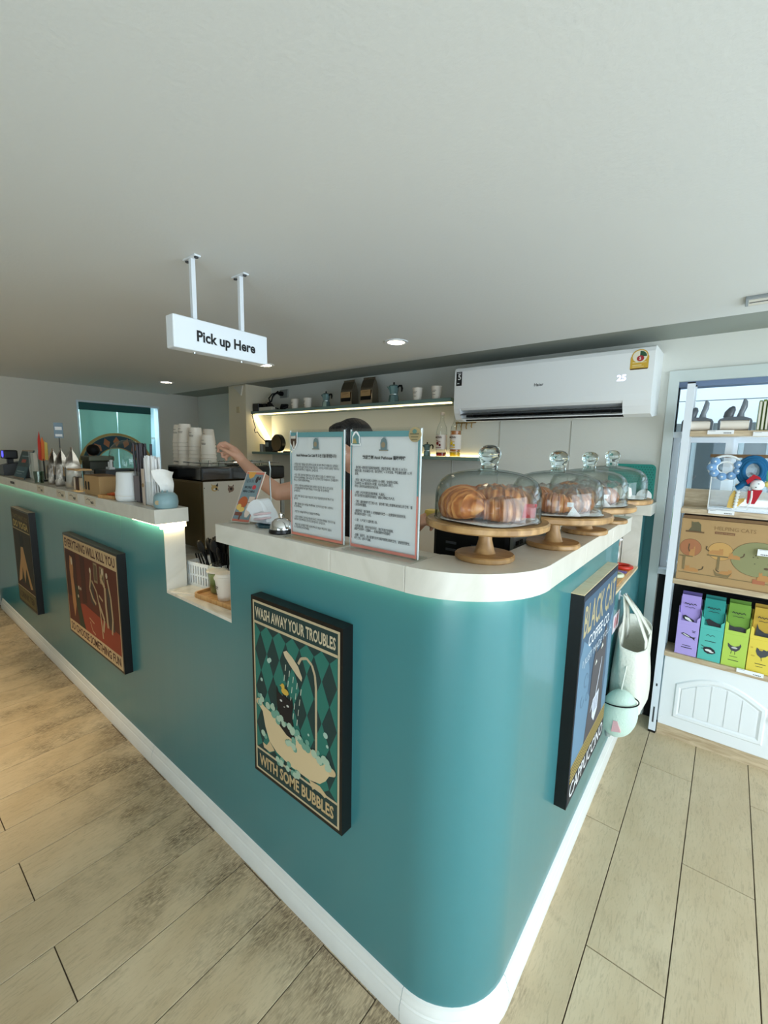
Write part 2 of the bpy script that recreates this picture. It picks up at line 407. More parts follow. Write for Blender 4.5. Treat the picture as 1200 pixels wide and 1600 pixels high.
struct(MB().box(XL - .1, 2.5, NB + .001, YB + .1, ZC + .012, ZC + .15).build("trim_5", mat("painted_shade_soffit", (150, 156, 148), .85)))  # darker grey paints shade into this strip of the ceiling
# left wall with the curtained opening (y 1.52..2.33, z 1.02..1.95)
wl = MB(); t = .1
wl.box(XL - t, XL, -3.0, 1.52, 0, ZC).box(XL - t, XL, 2.33, YB, 0, ZC + .03).box(XL - t, XL, 1.52, 2.33, 1.95, ZC).box(XL - t, XL, 1.52, 2.33, 0, 1.02)
struct(wl.build('wall_left', M['wall_left']))
WX0, WX1, WZ0, WZ1 = -.255, 1.5, .87, 1.90   # rear window opening
wb = MB().box(XL - t, WX0, YB, YB + .1, 0, ZC + .03).box(WX1, 2.4, YB, YB + .1, 0, ZC + .03).box(WX0, WX1, YB, YB + .1, 0, WZ0).box(WX0, WX1, YB, YB + .1, WZ1, ZC + .03)
struct(wb.build('wall_back', M['wall']))
wf = MB().box(XL - t, -.3, -3.1, -3.0, 0, ZC).box(1.9, 2.5, -3.1, -3.0, 0, ZC).box(-.3, 1.9, -3.1, -3.0, 2.0, ZC)
struct(wf.build('wall_front', M['wall']))
wr = MB().box(2.4, 2.5, -3.0, -.7, 0, ZC).box(2.4, 2.5, 2.2, YB, 0, ZC).box(2.4, 2.5, -.7, 2.2, 2.0, ZC).box(2.4, 2.5, -.7, 2.2, 0, .12)
struct(wr.build('wall_right', M['wall']))
sf = MB()
for y in (-.7, .25, 1.2, 2.16): sf.box(2.42, 2.48, y, y + .04, .12, 2.0)
sf.box(2.42, 2.48, -.7, 2.2, .12, .17).box(2.42, 2.48, -.7, 2.2, 1.95, 2.0)
w2 = struct(sf.build('window_2', M['whitem']))
MB().box(2.447, 2.453, -.68, 2.18, .15, 1.97).build('pane', M['pane'], w2)
dd = struct(MB().box(-.3, -.24, -3.08, -3.02, 0, 2.0).box(1.84, 1.9, -3.08, -3.02, 0, 2.0).box(.77, .83, -3.08, -3.02, 0, 2.0).box(-.3, 1.9, -3.08, -3.02, 1.94, 2.0).build('door_1', M['whitem']))
MB().box(-.25, 1.85, -3.053, -3.047, .03, 1.95).build('pane', M['pane'], dd)
# pillar beside the shelf niche with its little bracket and switch
pl = struct(MB().box(-4.03, -3.735, 2.5, YB, 0, ZC + .03).build('trim_1', mat('cream_pillar_paint', (226, 214, 188), .8)))
MB().prism([(0, 0), (.16, 0), (.13, -.09)], (-3.93, 2.5, ZC - .001), XP, ZP, -YP, .012).build('bracket', M['offwhite'], pl)
MB().box(-3.885, -3.835, 2.49, 2.5, 1.845, 1.905, bev=.003).build('wall_switch', mat('beige_switch', (196, 178, 140), .5), pl)
# teal foot strip on left wall, dark teal strip on the back wall, black panel under the rear window
struct(MB().box(XL, XL + .012, -3.0, .775, 0, .16).build('baseboard_left', M['dteal']))
struct(MB().box(-.34, -.292, YB - .012, YB, 0, 1.19).build('trim_2', M['dteal']))
struct(MB().box(WX0 + .005, WX1 + .1, YB - .014, YB, 0, .865).build('trim_3', M['blackm']))
# seams between the wall boards behind the counter
sm = MB()
for x, z0, z1 in ((-1.24, .95, 1.74), (-1.60, .95, 1.445), (-.78, 1.1, 1.70)): sm.box(x - .002, x + .002, YB - .003, YB, z0, z1)
struct(sm.build('trim_4', mat('board_seam', (186, 186, 178), .8)))

# rear window: outer casing, transom, sashes, panes, sill
wn = struct(MB().box(-.30, WX0, YB - .02, YB + .1, 0, 1.945).box(WX0, WX1 + .05, YB - .02, YB + .1, WZ1 - .012, 1.945).build('window_1', mat('pale_window_casing', (206, 214, 210), .5)))
MB().box(WX0, WX1, YB + .005, YB + .095, 1.862, 1.888).build('track', mat('blue_grey_track', (112, 130, 160), .4), wn)
MB().box(WX0, WX1, YB + .0, YB + .09, 1.60, 1.63).build('transom', M['whitem'], wn)
def sash(x0, x1, y):
    f = MB()
    f.box(x0, x0 + .03, y, y + .022, .885, 1.60).box(x1 - .03, x1, y, y + .022, .885, 1.60).box(x0 + .03, x1 - .03, y, y + .022, .885, .915).box(x0 + .03, x1 - .03, y, y + .022, 1.575, 1.60)
    s_ = f.build('sash', M['whitem'], wn); return s_
sash(WX0, -.0, YB + .03); sash(-.01, .42, YB + .055); sash(.41, .95, YB + .03); sash(.94, 1.5, YB + .055)
for x0, x1, y in ((-.228, -.03, YB + .041), (.02, .39, YB + .066), (.44, .92, YB + .041), (.97, 1.47, YB + .066)):
    MB().box(x0, x1, y - .001, y + .001, .915, 1.575).build('pane', M['pane'], wn)
MB().box(WX0, WX1, YB + .05, YB + .053, 1.63, 1.862).build('pane', M['pane'], wn)
MB().box(WX0 - .0, WX1, YB - .03, YB + .24, .855, .885).build('sill', M['whitem'], wn)

# outside: paving, the neighbour's fascia boards and wall with windows
struct(MB().box(-8, 8, YB + .15, 14, -.3, -.1).box(-8, 8, -12, -3.15, -.3, -.1).box(2.6, 12, -12, 14, -.31, -.11).build('ground', mat('concrete_paving', (150, 150, 146), .9, var=.1, scale=3)))
fa = thing('fascia', 'white boarded fascia across the alley beyond rear window', 'fascia', (0, 4.6, 1.78))
for i in range(8):
    MB().box(-3, 5, -.02, .02 + .004 * (i % 2), .19 * i + .004, .19 * i + .186).build('board', M['whitem'], fa)
nb = thing('neighbour_building', 'grey neighbouring building with dark windows seen through rear window', 'building', (0, 6.6, -.1))
MB().box(-4, 6, 0, .3, 0, 4.5).build('wall', mat('grey_render', (118, 124, 122), .9, var=.3, scale=2.2, stretch=(1, 1, .4)), nb)
for i, (x0, x1, z0, z1) in enumerate(((-.95, -.62, 1.05, 1.8), (-.35, .05, 1.0, 1.85), (.35, 1.0, .4, 1.8), (1.4, 2.3, 1.0, 1.8))):
    f = MB().box(x0 - .05, x1 + .05, -.05, 0, z0 - .05, z1 + .05).build('window', mat('neighbour_window_frame_%d' % i, (176, 190, 190), .5), nb)
    MB().box(x0, x1, -.058, -.05, z0, z1).build('pane', mat('neighbour_glass_%d' % i, (70, 84, 88), .1), f)

# alcove behind the curtained opening
al = MB().box(-6.0, -5.95, 1.3, 2.6, .9, 2.1).box(-6.0, -5.3, 1.3, 1.35, .9, 2.1).box(-6.0, -5.3, 2.55, 2.6, .9, 2.1).box(-6.0, -5.3, 1.3, 2.6, 2.05, 2.1).box(-6.0, -5.3, 1.3, 2.6, .9, .95)
struct(al.build('wall_rear', mat('pale_blue_alcove', (190, 214, 220), .7)))
area('kitchen_lamp', (-5.65, 1.95, 2.03), (-5.65, 1.951, 0), .3, .3, 8, (.78, .93, 1.0))
wn3 = struct(MB().box(XL - .1, XL + .008, 1.52, 1.535, 1.02, 1.95).box(XL - .1, XL + .008, 2.315, 2.33, 1.02, 1.95).box(XL - .1, XL + .008, 1.535, 2.315, 1.935, 1.95).box(XL - .1, XL + .008, 1.535, 2.315, 1.02, 1.035).build('window_3', M['whitem']))
hs = thing('alcove_shelf', 'small white shelf with dark things seen right of curtain', 'shelf', (-5.7, 2.36, 1.6))
MB().box(-.15, .15, -.12, .16, -.01, .01).build('shelf_board', M['white'], hs)
tag(MB().lathe([(.045, 0), (.05, .02), (.05, .09), (.035, .11), (.035, .13), (0, .135)], n=14).build('dark_jar', M['blackm'], loc=(-5.66, 2.34, 1.61)), 'dark lidded jar on the white alcove shelf beside curtain', 'jar')
cu = thing('curtain', 'teal door curtain with round gold and blue emblem, hanging in left wall opening', 'curtain', (XL + .03, 1.53, 1.93))
def curtain_mesh(y0, y1, ph):
    P = []
    for i in range(13):
        z = -.88 * i / 12; P.append([(.012 * sin(30 * (y0 + (y1 - y0) * j / 44) + ph) * (0.35 + .65 * i / 12) + .004 * sin(14 * j / 44 + ph), y0 + (y1 - y0) * j / 44 + .006 * sin(i * .5 + ph), z) for j in range(45)])
    return MB().grid(P)
cm = mat('teal_curtain_cloth', (142, 184, 166), .9); cn = cm.node_tree
tlc = cn.nodes.new('ShaderNodeBsdfTranslucent'); tlc.inputs[0].default_value = lin((120, 168, 150)) + (1,)
mxs = cn.nodes.new('ShaderNodeMixShader'); mxs.inputs[0].default_value = .3
cn.links.new(cn.nodes['Principled BSDF'].outputs[0], mxs.inputs[1]); cn.links.new(tlc.outputs[0], mxs.inputs[2]); cn.links.new(mxs.outputs[0], cn.nodes['Material Output'].inputs[0])
curtain_mesh(.0, .34, 0).build('curtain_panel', cm, cu, smooth=60); curtain_mesh(.35, .69, 1.7).build('curtain_panel', cm, cu, smooth=60)
MB().box(-.002, .012, 0, .69, -.075, -.002).build('valance', mat('dark_teal_band', (48, 96, 96), .9), cu)
MB().cyl((.0, -.0, .005), .007, .79, 8, 'Y').build('rod', M['whitem'], cu)
frc = ((.026, .315, -.66), YP, ZP, XP)
def ring(cx, cy, r0, r1, a0, a1, n): 
    return [[(cx + r * cos(a), cy + r * sin(a)) for r, a in ((r0, a0 + (a1 - a0) * i / n), (r1, a0 + (a1 - a0) * i / n), (r1, a0 + (a1 - a0) * (i + 1) / n), (r0, a0 + (a1 - a0) * (i + 1) / n))] for i in range(n)]
shape(frc, ring(0, 0, .335, .362, .1, pi - .1, 24), flat((190, 166, 104)), cu, 'emblem_ring', 0)
shape(frc, ring(0, 0, .21, .333, .1, pi - .1, 24), flat((46, 84, 100)), cu, 'emblem_band', 0)
shape(frc, [[(.272 * cos(a) + dx * sin(a) + dy * cos(a), .272 * sin(a) - dx * cos(a) + dy * sin(a)) for dx, dy in ((0, -.052), (.033, 0), (0, .052), (-.033, 0))] for a in [pi * (i + .5) / 9 for i in range(9)]], flat((188, 130, 96)), cu, 'emblem_diamond', .001)
shape(frc, ring(0, 0, .20, .21, .1, pi - .1, 20), flat((190, 166, 104)), cu, 'emblem_line', .001)

# ------------------------------------------------------------ the counter
CX, CY, CR = -.535, .99, .195
def cpath(off, x0=None, y1=None, n=14):
    P = [(x0, CY - CR - off)] if x0 is not None else []
    P += [(CX + (CR + off) * sin(a), CY - (CR + off) * cos(a)) for a in [pi / 2 * i / n for i in range(n + 1)]]
    if y1 is not None: P.append((CX + CR + off, y1))
    return P
ct = thing('service_counter', 'long teal café counter with rounded corner and white skirting', 'counter', (0, 0, 0))
YF = .795; TH = .08; ZP1 = 1.19; ZN = .905
pn = MB()
pn.box(XL + .002, -1.79, YF, YF + TH, 0, ZP1).box(-1.79, -1.306, YF, YF + TH, 0, ZN - .012)
pn.prism(cpath(0, -1.306, 2.06) + cpath(-TH, -1.306, 2.06)[::-1], (0, 0, 0), XP, YP, ZP, ZP1)
pn.box(-.34 - TH, -.34, 2.06, 2.65, 0, ZN - .012).box(-.34 - TH, -.34, 2.65, YB - .014, 0, ZP1)
pn.build('panel', M['teal'], ct, smooth=30)
# paint seam
MB().box(-2.233, -2.231, YF - .0006, YF, .55, 1.18).build('seam', mat('seam_line', (96, 150, 140), .5), ct)
prof = [(0, 0), (.018, 0), (.018, .050), (.0145, .055), (.0145, .060), (.011, .064), (.011, .070), (.0085, .074), (.0055, .088), (0, .092)]
def sweep(pathf, x0, y1):
    rows = [[(px, py, z) for px, py in pathf(d, x0, y1)] for d, z in prof]
    return MB().grid(rows)
def sw(a, b_, name='skirting_board'):
    pass
sk = MB().grid([[(px, py, z) for px, py in [(x, YF - d) for x in (-5.1, -3.6)]] for d, z in prof]); sk.build('skirting_board', M['skirt'], ct, smooth=40)
MB().grid([[(x, YF - d, z) for x in (-3.599, -2.0)] for d, z in prof]).build('skirting_board', M['skirt'], ct, smooth=40)
MB().grid([[(x, YF - d, z) for x in (-1.999, CX - .001)] for d, z in prof]).build('skirting_board', M['skirt'], ct, smooth=40)
MB().grid([[(px, py, z) for px, py in cpath(d)] for d, z in prof]).build('skirting_board', M['skirt'], ct, smooth=40)
MB().grid([[(CX + CR + d, y, z) for y in (CY + .001, YB - .015)] for d, z in prof]).build('skirting_board', M['skirt'], ct, smooth=40)
# white tiled jambs of the two hatches
MB().box(-1.79, -1.784, YF + .0, YF + TH + .005, ZN, 1.168).build('jamb_tile', M['slab'], ct)
MB().box(-1.312, -1.306, YF + .003, YF + TH, ZN, ZP1).build('jamb_tile', M['slab'], ct)
MB().box(-.425, -.338, 2.642, 2.65, ZN, ZP1).build('jamb_tile', M['slab'], ct)
MB().box(-.9, -.4215, 2.642, 2.65, ZN, ZP1).build('jamb_tile', M['slab'], ct)
MB().box(-5.1, -1.8, YF - .022, YF - .014, 1.182, 1.19).build('led_strip', M['led'], ct)
MB().box(-1.784, -1.772, YF - .016, YF + TH + .006, 1.168, 1.19).box(-2.05, -1.784, YF - .016, YF - .008, 1.178, 1.19).build('led_strip', mat('bright_led', (255, 240, 200), .5, emit=(255, 232, 180), es=30), ct)
MB().prism(cpath(.022, -1.29, 1.3) + cpath(.014, -1.29, 1.3)[::-1], (0, 0, 1.184), XP, YP, ZP, .006).build('led_strip', mat('soft_led', (255, 245, 220), .5, emit=(255, 236, 190), es=6), ct)
# stone tops: every tile a part
Z0, Z1 = 1.19, 1.25
tl = thing('countertop', 'long pale stone bar top on left counter run', 'countertop', (-3.4, .82, Z0))
xs = [XL + .002, -4.6, -4.0, -3.4, -2.8, -2.2, -1.76]
for a, b_ in zip(xs, xs[1:]):
    MB().box(a + .0008 + 3.4, b_ - .0008 + 3.4, -.07, .068, 0, .06, bev=.0015).build('stone_tile', M['slab'], tl)
tr_ = thing('countertop', 'curved pale stone bar top under signs and cake stands', 'countertop', (0, 0, Z0))
def slab_poly(P): return MB().prism(P, (0, 0, 0), XP, YP, ZP, .06)
MB().box(-1.312, -.773, .75, .90, 0, .06, bev=.0015).build('stone_tile', M['slab'], tr_)
MB().box(-.7715, -.537, .75, .90, 0, .06, bev=.0015).build('stone_tile', M['slab'], tr_)
slab_poly(cpath(.045) + [(-.425, .99), (-.44, .955), (-.47, .925), (-.505, .908), (-.535, .90)]).build('stone_tile', M['slab'], tr_, smooth=30)
for a, b_ in ((.9915, 1.30), (1.3015, 1.66), (1.6615, 2.02)):
    MB().box(-.425, -.295, a, b_, 0, .06, bev=.0015).build('stone_tile', M['slab'], tr_)
t3 = thing('countertop', 'short stone top at far end of side counter by window', 'countertop', (0, 0, Z0))
MB().box(-.90, -.296, 2.60, 2.785, 0, .06, bev=.0015).build('stone_tile', M['slab'], t3)
t4 = thing('hatch_ledge', 'veined marble ledge of the pick-up hatch and worktop behind it', 'ledge', (0, 0, ZN - .012))
for x0, x1 in ((-3.2, -2.6), (-2.6, -2.0), (-2.0, -1.395), (-1.395, -.9), (-.9, -.54)):
    MB().box(x0 + .0008, x1 - .0008, YF + TH + .001, 1.32, -.01, .012).build('marble_tile', M['marble'], t4)
MB().box(-3.2, -2.6, 1.321, 1.80, -.01, .012).build('marble_tile', M['marble'], t4)
MB().box(-2.5985, -2.15, 1.321, 1.80, -.01, .012).build('marble_tile', M['marble'], t4)
MB().box(-.5385, -.426, .995, 1.32, -.01, .012).build('marble_tile', M['marble'], t4)
MB().box(-.9, -.426, 1.3215, 1.975, -.01, .012).build('marble_tile', M['marble'], t4)
MB().box(-1.789, -1.396, YF, YF + TH, 0, .012).build('marble_tile', M['marble'], t4)
MB().box(-1.394, -1.307, YF, YF + TH, 0, .012).build('marble_tile', M['marble'], t4)
t5 = thing('hatch_ledge', 'low ledge in the side counter hatch carrying the snack tray', 'ledge', (0, 0, ZN - .012))
MB().box(-.42, -.335, 2.061, 2.641, 0, .012).build('marble_tile', M['rim'], t5)
MB().box(-.90, -.422, 1.98, 2.641, 0, .012).build('marble_tile', M['rim'], t5)
# cabinets carrying the inner worktop
cb = thing('under_counter_cabinet', 'white cabinet run under the inner worktop behind bar', 'cabinet', (0, 0, 0))
MB().box(-3.2, -.9, YF + TH + .003, 1.30, 0, ZN - .023).build('body', M['offwhite'], cb)
MB().box(-3.2, -2.16, 1.302, 1.79, 0, ZN - .023).build('body', M['offwhite'], cb)
MB().box(-.898, -.54, YF + TH + .003, 1.97, 0, ZN - .023).build('body', M['offwhite'], cb)
for i in range(2, 5): 
    d_ = MB().box(-3.10 + .43 * i, -2.69 + .43 * i, 1.30, 1.318, .08, .86, bev=.003).build('door', M['white'], cb)
    MB().cyl((-2.74 + .43 * i, 1.318, .6), .006, .02, 8, 'Y').build('knob', M['alu'], d_)

# ------------------------------------------------------------ ceiling sign, downlights, vent
sg = thing('hanging_sign', 'white box sign reading Pick up Here, hung from the ceiling on two rods', 'sign', (-1.41, .855, ZC))
MB().box(-.03, .018, -.175, .175, -.29, -.19, bev=.004).build('sign_box', mat('sign_white', (238, 244, 250), .3, emit=(225, 238, 250), es=.0), sg)
MB().box(-.0305, -.022, -.17, .17, -.2845, -.1955).build('back_plate', M['white'], sg)
for y in (-.095, .08):
    MB().box(-.009, .005, y - .007, y + .007, -.195, -.004).build('rod', M['whitem'], sg)
    b_ = MB().box(-.04, .035, y - .011, y + .011, -.005, 0, bev=.001).build('ceiling_bracket', M['whitem'], sg)
    for x in (-.031, .026): MB().lathe([(.006, -.009), (.007, -.007), (.007, -.005)], (x, y, 0), 8).build('screw', M['dgrey'], b_)
    MB().lathe([(.0, -.296), (.004, -.295), (.005, -.29)], (-.008, y, 0), 8).build('bolt', M['alu'], sg)
frs = ((.018, -.175, -.29), YP, ZP, XP)
text('Pick up Here', frs, .076, .020, w=.220, h=.045, material=flat((22, 22, 24)), parent=sg, offset=.03, res=3)
def downlight(x, y, lab, power=14, ang=105, es=None):
    t = thing('downlight', lab, 'ceiling light', (x, y, ZC), 0, 'recessed round downlights')
    MB().lathe([(.066, -.0005), (.066, -.005), (.05, -.006), (.046, -.002)], n=28, closed=False).build('trim_ring', M['whitem'], t, smooth=40)
    MB().lathe([(0, -.0018), (.046, -.0018)], n=28, closed=False).build('lens', M['lampglow'], t)
    spot('downlight_beam', (x, y, ZC - .02), power, WARM, ang, .8, .04)
downlight(-1.516, 1.981, 'round downlight nearest the air conditioner')
downlight(-2.70, 1.975, 'round downlight half hidden by the right end of pick up sign')
downlight(-4.212, 1.969, 'small round downlight farthest left on the ceiling', 12)
spot('downlight_beam', (-2.75, .05, ZC - .02), 85, WARM, 62, 1.0, .04)
spot('downlight_beam', (-4.3, .05, ZC - .02), 60, WARM, 62, 1.0, .04)
vt = thing('ceiling_vent', 'flat grey linear vent on ceiling at right edge of view', 'vent', (-.02, 2.18, ZC))
MB().box(0, .55, 0, .1, -.012, 0, bev=.002).build('vent_frame', M['grey'], vt)
MB().box(.01, .54, .012, .088, -.014, -.011).build('vent_panel', M['offwhite'], vt)
MB().box(.012, .54, .04, .046, -.0155, -.0135).build('slot', M['black'], vt)

# ------------------------------------------------------------ air conditioner
ac = thing('air_conditioner', 'white wall mounted air conditioner showing 25 under the ceiling', 'air conditioner', (-1.445, 2.8, 1.70))
W_ = 1.105
def yz(mb, P, x0, x1): return mb.prism(P, (x0, 0, 0), YP, ZP, XP, x1 - x0)
body = [(0, .02), (-.19, .0), (-.245, .012), (-.268, .05), (-.278, .08), (-.28, .11), (-.28, .31), (-.272, .33), (-.255, .338), (0, .345)]
cut = [(0, .02), (-.17, .0), (-.185, .005), (-.185, .05), (-.268, .068), (-.278, .08), (-.28, .11), (-.28, .31), (-.272, .33), (-.255, .338), (0, .345)]
b_ = MB(); yz(b_, cut, .045, W_ - .125); yz(b_, body, 0, .045); yz(b_, body, W_ - .125, W_); b_.build('casing', M['white'], ac, weld=False)
MB().box(.046, W_ - .126, -.19, -.186, .004, .052).build('outlet_recess', M['black'], ac)
for k, (z, y) in enumerate(((.018, -.235), (.045, -.25))):
    MB().obox((W_ / 2 - .04, y, z), (W_ / 2 - .085, 0, 0), (0, .022, .006), (0, -.0006, .0025)).build('louvre', M['white'] if k == 0 else M['dgrey'], ac)
for i in range(9): MB().box(.12 + i * .1, .123 + i * .1, -.25, -.19, .025, .05).build('vane', M['black'], ac)
fra = ((0, -.28, 0), XP, ZP, -YP)
text('Haier', fra, .52, .182, w=.052, material=flat((40, 44, 50)), parent=ac, offset=.014)
text('25', fra, .945, .176, w=.042, h=.03, material=mat('led_digits', (225, 225, 255), .5, emit=(215, 215, 255), es=1.6), parent=ac, name='display_digits', offset=.02)
shape(fra, [rect(.012, .222, .052, .308)], flat((18, 20, 22)), ac, 'energy_sticker')
text('5', fra, .024, .258, h=.036, material=flat((235, 235, 235)), parent=ac, offset=.02)
shape(fra, [rect(.018, .298, .046, .302), rect(.02, .234, .034, .240)], flat((200, 205, 205)), ac, 'fine_print', .001)
shape(fra, [rrect(1.0, .225, 1.08, .290, .006), oval(1.04, .288, .037, .034)], flat((206, 164, 52)), ac, 'rating_sticker')
shape(fra, [oval(1.04, .288, .032, .029)], flat((232, 226, 204)), ac, 'rating_sticker_dial', .0010)
shape(fra, [[(1.04, .286)] + oval(1.04, .287, .030, .027, 10, 0, pi / 2)[:]], flat((40, 84, 56)), ac, 'rating_arc', .0014)
shape(fra, [oval(1.043, .278, .016, .014)], flat((168, 40, 44)), ac, 'rating_badge', .0016)
text('5', fra, 1.038, .271, h=.014, material=flat((240, 240, 240)), parent=ac, layer=.0022, offset=.02)
shape(fra, [rect(1.01, .258, 1.07, .261), rect(1.01, .245, 1.05, .248), rect(1.01, .238, 1.06, .240)], flat((236, 222, 170)), ac, 'fine_print', .0010)
shape(fra, [rect(1.002, .226, 1.078, .231)], flat((60, 44, 30)), ac, 'sticker_foot', .0010)

# ------------------------------------------------------------ canvas posters
def poster(label, O, U, N, w, h, d, rim=None):
    t = thing('framed_poster', label, 'poster', O)
    O2 = Vector((0, 0, 0)); U, N = Vector(U), Vector(N)
    c = (U * w + Vector((0, 0, h))) / 2 + N * d / 2
    MB().obox(c, U * w / 2, ZP * h / 2, N * d / 2).build('canvas_edge', M['frame'], t)
    if rim: MB().obox(U * w / 2 + Vector((0, 0, h + .001)) + N * d / 2, U * (w / 2 - .0), ZP * .001, N * d / 2).build('bare_wood_top', M['rim'], t)
    return t, (N * d, U, ZP, N)
F = flat
# bath tub cat
p3, f3 = poster('framed poster of a black cat in a bubbly bathtub under a shower', (-1.13, .795, .447), XP, -YP, .40, .60, .038)
shape(f3, [rect(.010, .012, .390, .588)], F((196, 178, 142)), p3, 'border_print', .0003)
shape(f3, [rect(.017, .019, .383, .581)], F((26, 54, 52)), p3, 'background_print', .0007)
dm = []
for i in range(7):
    for j in range(-1, 5):
        cx = .017 + .061 * (i + .0); cy = .115 + .125 * j
        P = [(cx, cy - .064), (cx + .0295, cy), (cx, cy + .064), (cx - .0295, cy)]
        P = [(min(max(x, .018), .382), min(max(y, .092), .515)) for x, y in P]
        if max(y for x, y in P) - min(y for x, y in P) > .01 and max(x for x, y in P) - min(x for x, y in P) > .01: dm.append(P)
shape(f3, dm, F((38, 112, 98)), p3, 'diamond_print', .0011)
shape(f3, [rect(.017, .515, .383, .523), rect(.017, .086, .383, .093)], F((196, 178, 142)), p3, 'rule_print', .0015)
text('WASH AWAY YOUR TROUBLES', f3, .024, .533, w=.352, h=.036, material=F((206, 192, 160)), parent=p3, layer=.0019, offset=.025)
text('WITH SOME BUBBLES', f3, .030, .033, w=.340, h=.040, material=F((196, 170, 124)), parent=p3, layer=.0019, offset=.03)
cream = F((214, 190, 148))
shape(f3, [[(.030, .262), (.062, .248), (.14, .232), (.22, .215), (.30, .200), (.345, .192), (.372, .182), (.371, .166), (.352, .158), (.338, .136), (.315, .115), (.27, .104), (.19, .104), (.12, .118), (.085, .14), (.065, .18), (.052, .228), (.03, .245)]], cream, p3, 'bathtub_print', .0019)
shape(f3, [[(.085, .14), (.07, .118), (.05, .12), (.055, .104), (.085, .102), (.11, .118)], [(.27, .104), (.285, .08), (.30, .094), (.335, .082), (.345, .092), (.315, .108)], oval(.036, .254, .016, .012), oval(.362, .176, .016, .012)], F((204, 178, 136)), p3, 'tub_foot_print', .0022)
shape(f3, strips([(.300, .20), (.300, .40), (.296, .435), (.284, .462), (.262, .475), (.238, .466), (.226, .446)], .008), F((190, 172, 138)), p3, 'shower_pipe_print', .0019)
shape(f3, [[(.160, .462), (.175, .470), (.20, .458), (.226, .438), (.243, .410), (.240, .398), (.222, .408), (.19, .430), (.166, .45)]], F((206, 186, 152)), p3, 'shower_head_print', .0024)
shape(f3, [stroke([(.17 + .017 * i - .006 * j, .425 - .013 * i - .034 * j), (.167 + .017 * i - .006 * j, .405 - .013 * i - .034 * j)], .0025) for i in range(5) for j in range(4)], F((196, 200, 180)), p3, 'water_print', .0019)
shape(f3, [[(.122, .225), (.128, .275), (.125, .315), (.126, .345), (.134, .327), (.148, .322), (.168, .322), (.190, .318), (.199, .332), (.202, .30), (.196, .272), (.206, .235), (.212, .196), (.17, .20)]], F((16, 12, 14)), p3, 'cat_print', .0028)
shape(f3, [oval(.147, .303, .006, .0035, 8), oval(.178, .297, .006, .0035, 8), oval(.162, .288, .003, .002, 6)], F((208, 208, 200)), p3, 'cat_eye_print', .0032)
shape(f3, [oval(.166, .338, .017, .010), oval(.156, .352, .008, .009), [(.148, .354), (.141, .351), (.148, .349)]], F((206, 168, 66)), p3, 'duck_print', .0032)
bub = []
random.seed(3)
for i in range(46):
    u = random.random(); x = .032 + .325 * u; y = .275 - .085 * u + random.uniform(-.022, .008)
    bub.append(oval(x, y, *([random.uniform(.006, .013)] * 2), 9))
for i in range(14): bub.append(oval(random.uniform(.10, .24), random.uniform(.085, .115) , .010, .010, 9))
for i in range(9): bub.append(oval(.19 + random.uniform(-.022, .022), .185 + random.uniform(-.02, .02), .010, .010, 9))
bub += [oval(.055, .155, .011, .011, 9), oval(.065, .148, .009, .009, 9)]
shape(f3, bub[::2], F((110, 158, 138)), p3, 'bubble_print', .0030)
shape(f3, bub[1::2], F((168, 190, 166)), p3, 'bubble_print', .0033)
shape(f3, [oval(x, y, r, r, 9) for x, y, r in ((.088, .41, .008), (.095, .415, .007), (.05, .335, .006), (.105, .27, .007), (.338, .275, .009), (.345, .245, .005), (.268, .245, .004), (.045, .28, .006))], F((170, 196, 180)), p3, 'loose_bubble_print', .0022)

# dancers poster
p2, f2 = poster('wide framed poster reading everything will kill you, red room with dancing figures', (-2.998, .795, .395), XP, -YP, .80, .60, .038)
shape(f2, [rect(.012, .012, .788, .588)], F((206, 176, 132)), p2, 'border_print', .0003)
shape(f2, [rect(.020, .085, .780, .512)], F((92, 38, 22)), p2, 'background_print', .0007)
shape(f2, [[(.020, .085), (.20, .085), (.235, .225), (.30, .235), (.780, .195), (.780, .085)]], F((150, 58, 34)), p2, 'floor_print', .0011)
shape(f2, [rect(.020, .235, .20, .505), [(.27, .235), (.34, .25), (.34, .50), (.27, .512)]], F((66, 28, 16)), p2, 'wall_panel_print', .0011)
shape(f2, [rect(.475, .40, .525, .505), rect(.56, .41, .62, .50)], F((150, 128, 92)), p2, 'picture_frame_print', .0013)
shape(f2, [rect(.482, .412, .518, .495), rect(.568, .42, .612, .49)], F((96, 74, 50)), p2, 'picture_print', .0016)
shape(f2, [[(.10, .48), (.14, .475), (.15, .42), (.14, .36), (.15, .30), (.16, .20), (.12, .12), (.10, .2), (.095, .33), (.085, .40)]], F((176, 122, 74)), p2, 'figure_print', .0016)
shape(f2, [[(.17, .33), (.21, .31), (.23, .22), (.27, .12), (.29, .086), (.20, .086), (.165, .2)]], F((48, 54, 34)), p2, 'green_dress_print', .0018)
shape(f2, [oval(.225, .315, .010, .012, 8), oval(.205, .262, .009, .010, 8), oval(.13, .45, .013, .022, 10), oval(.255, .315, .007, .009, 8)], F((204, 190, 160)), p2, 'pale_spot_print', .0020)
shape(f2, strips([(.43, .44), (.42, .40), (.40, .35), (.44, .30), (.48, .28)], .016) + strips([(.44, .40), (.50, .35), (.53, .27), (.545, .16), (.55, .11)], .012) + strips([(.52, .30), (.585, .22), (.56, .15)], .02) + strips([(.60, .47), (.57, .44), (.62, .40), (.62, .30), (.63, .19)], .022) + strips([(.66, .45), (.69, .36), (.70, .25), (.68, .17)], .016) + strips([(.53, .34), (.58, .32)], .012), F((186, 158, 118)), p2, 'dancer_print', .0018)
shape(f2, [oval(.425, .452, .012, .016, 9), oval(.60, .478, .014, .017, 9), oval(.655, .468, .012, .015, 9)], F((210, 192, 160)), p2, 'dancer_head_print', .0022)
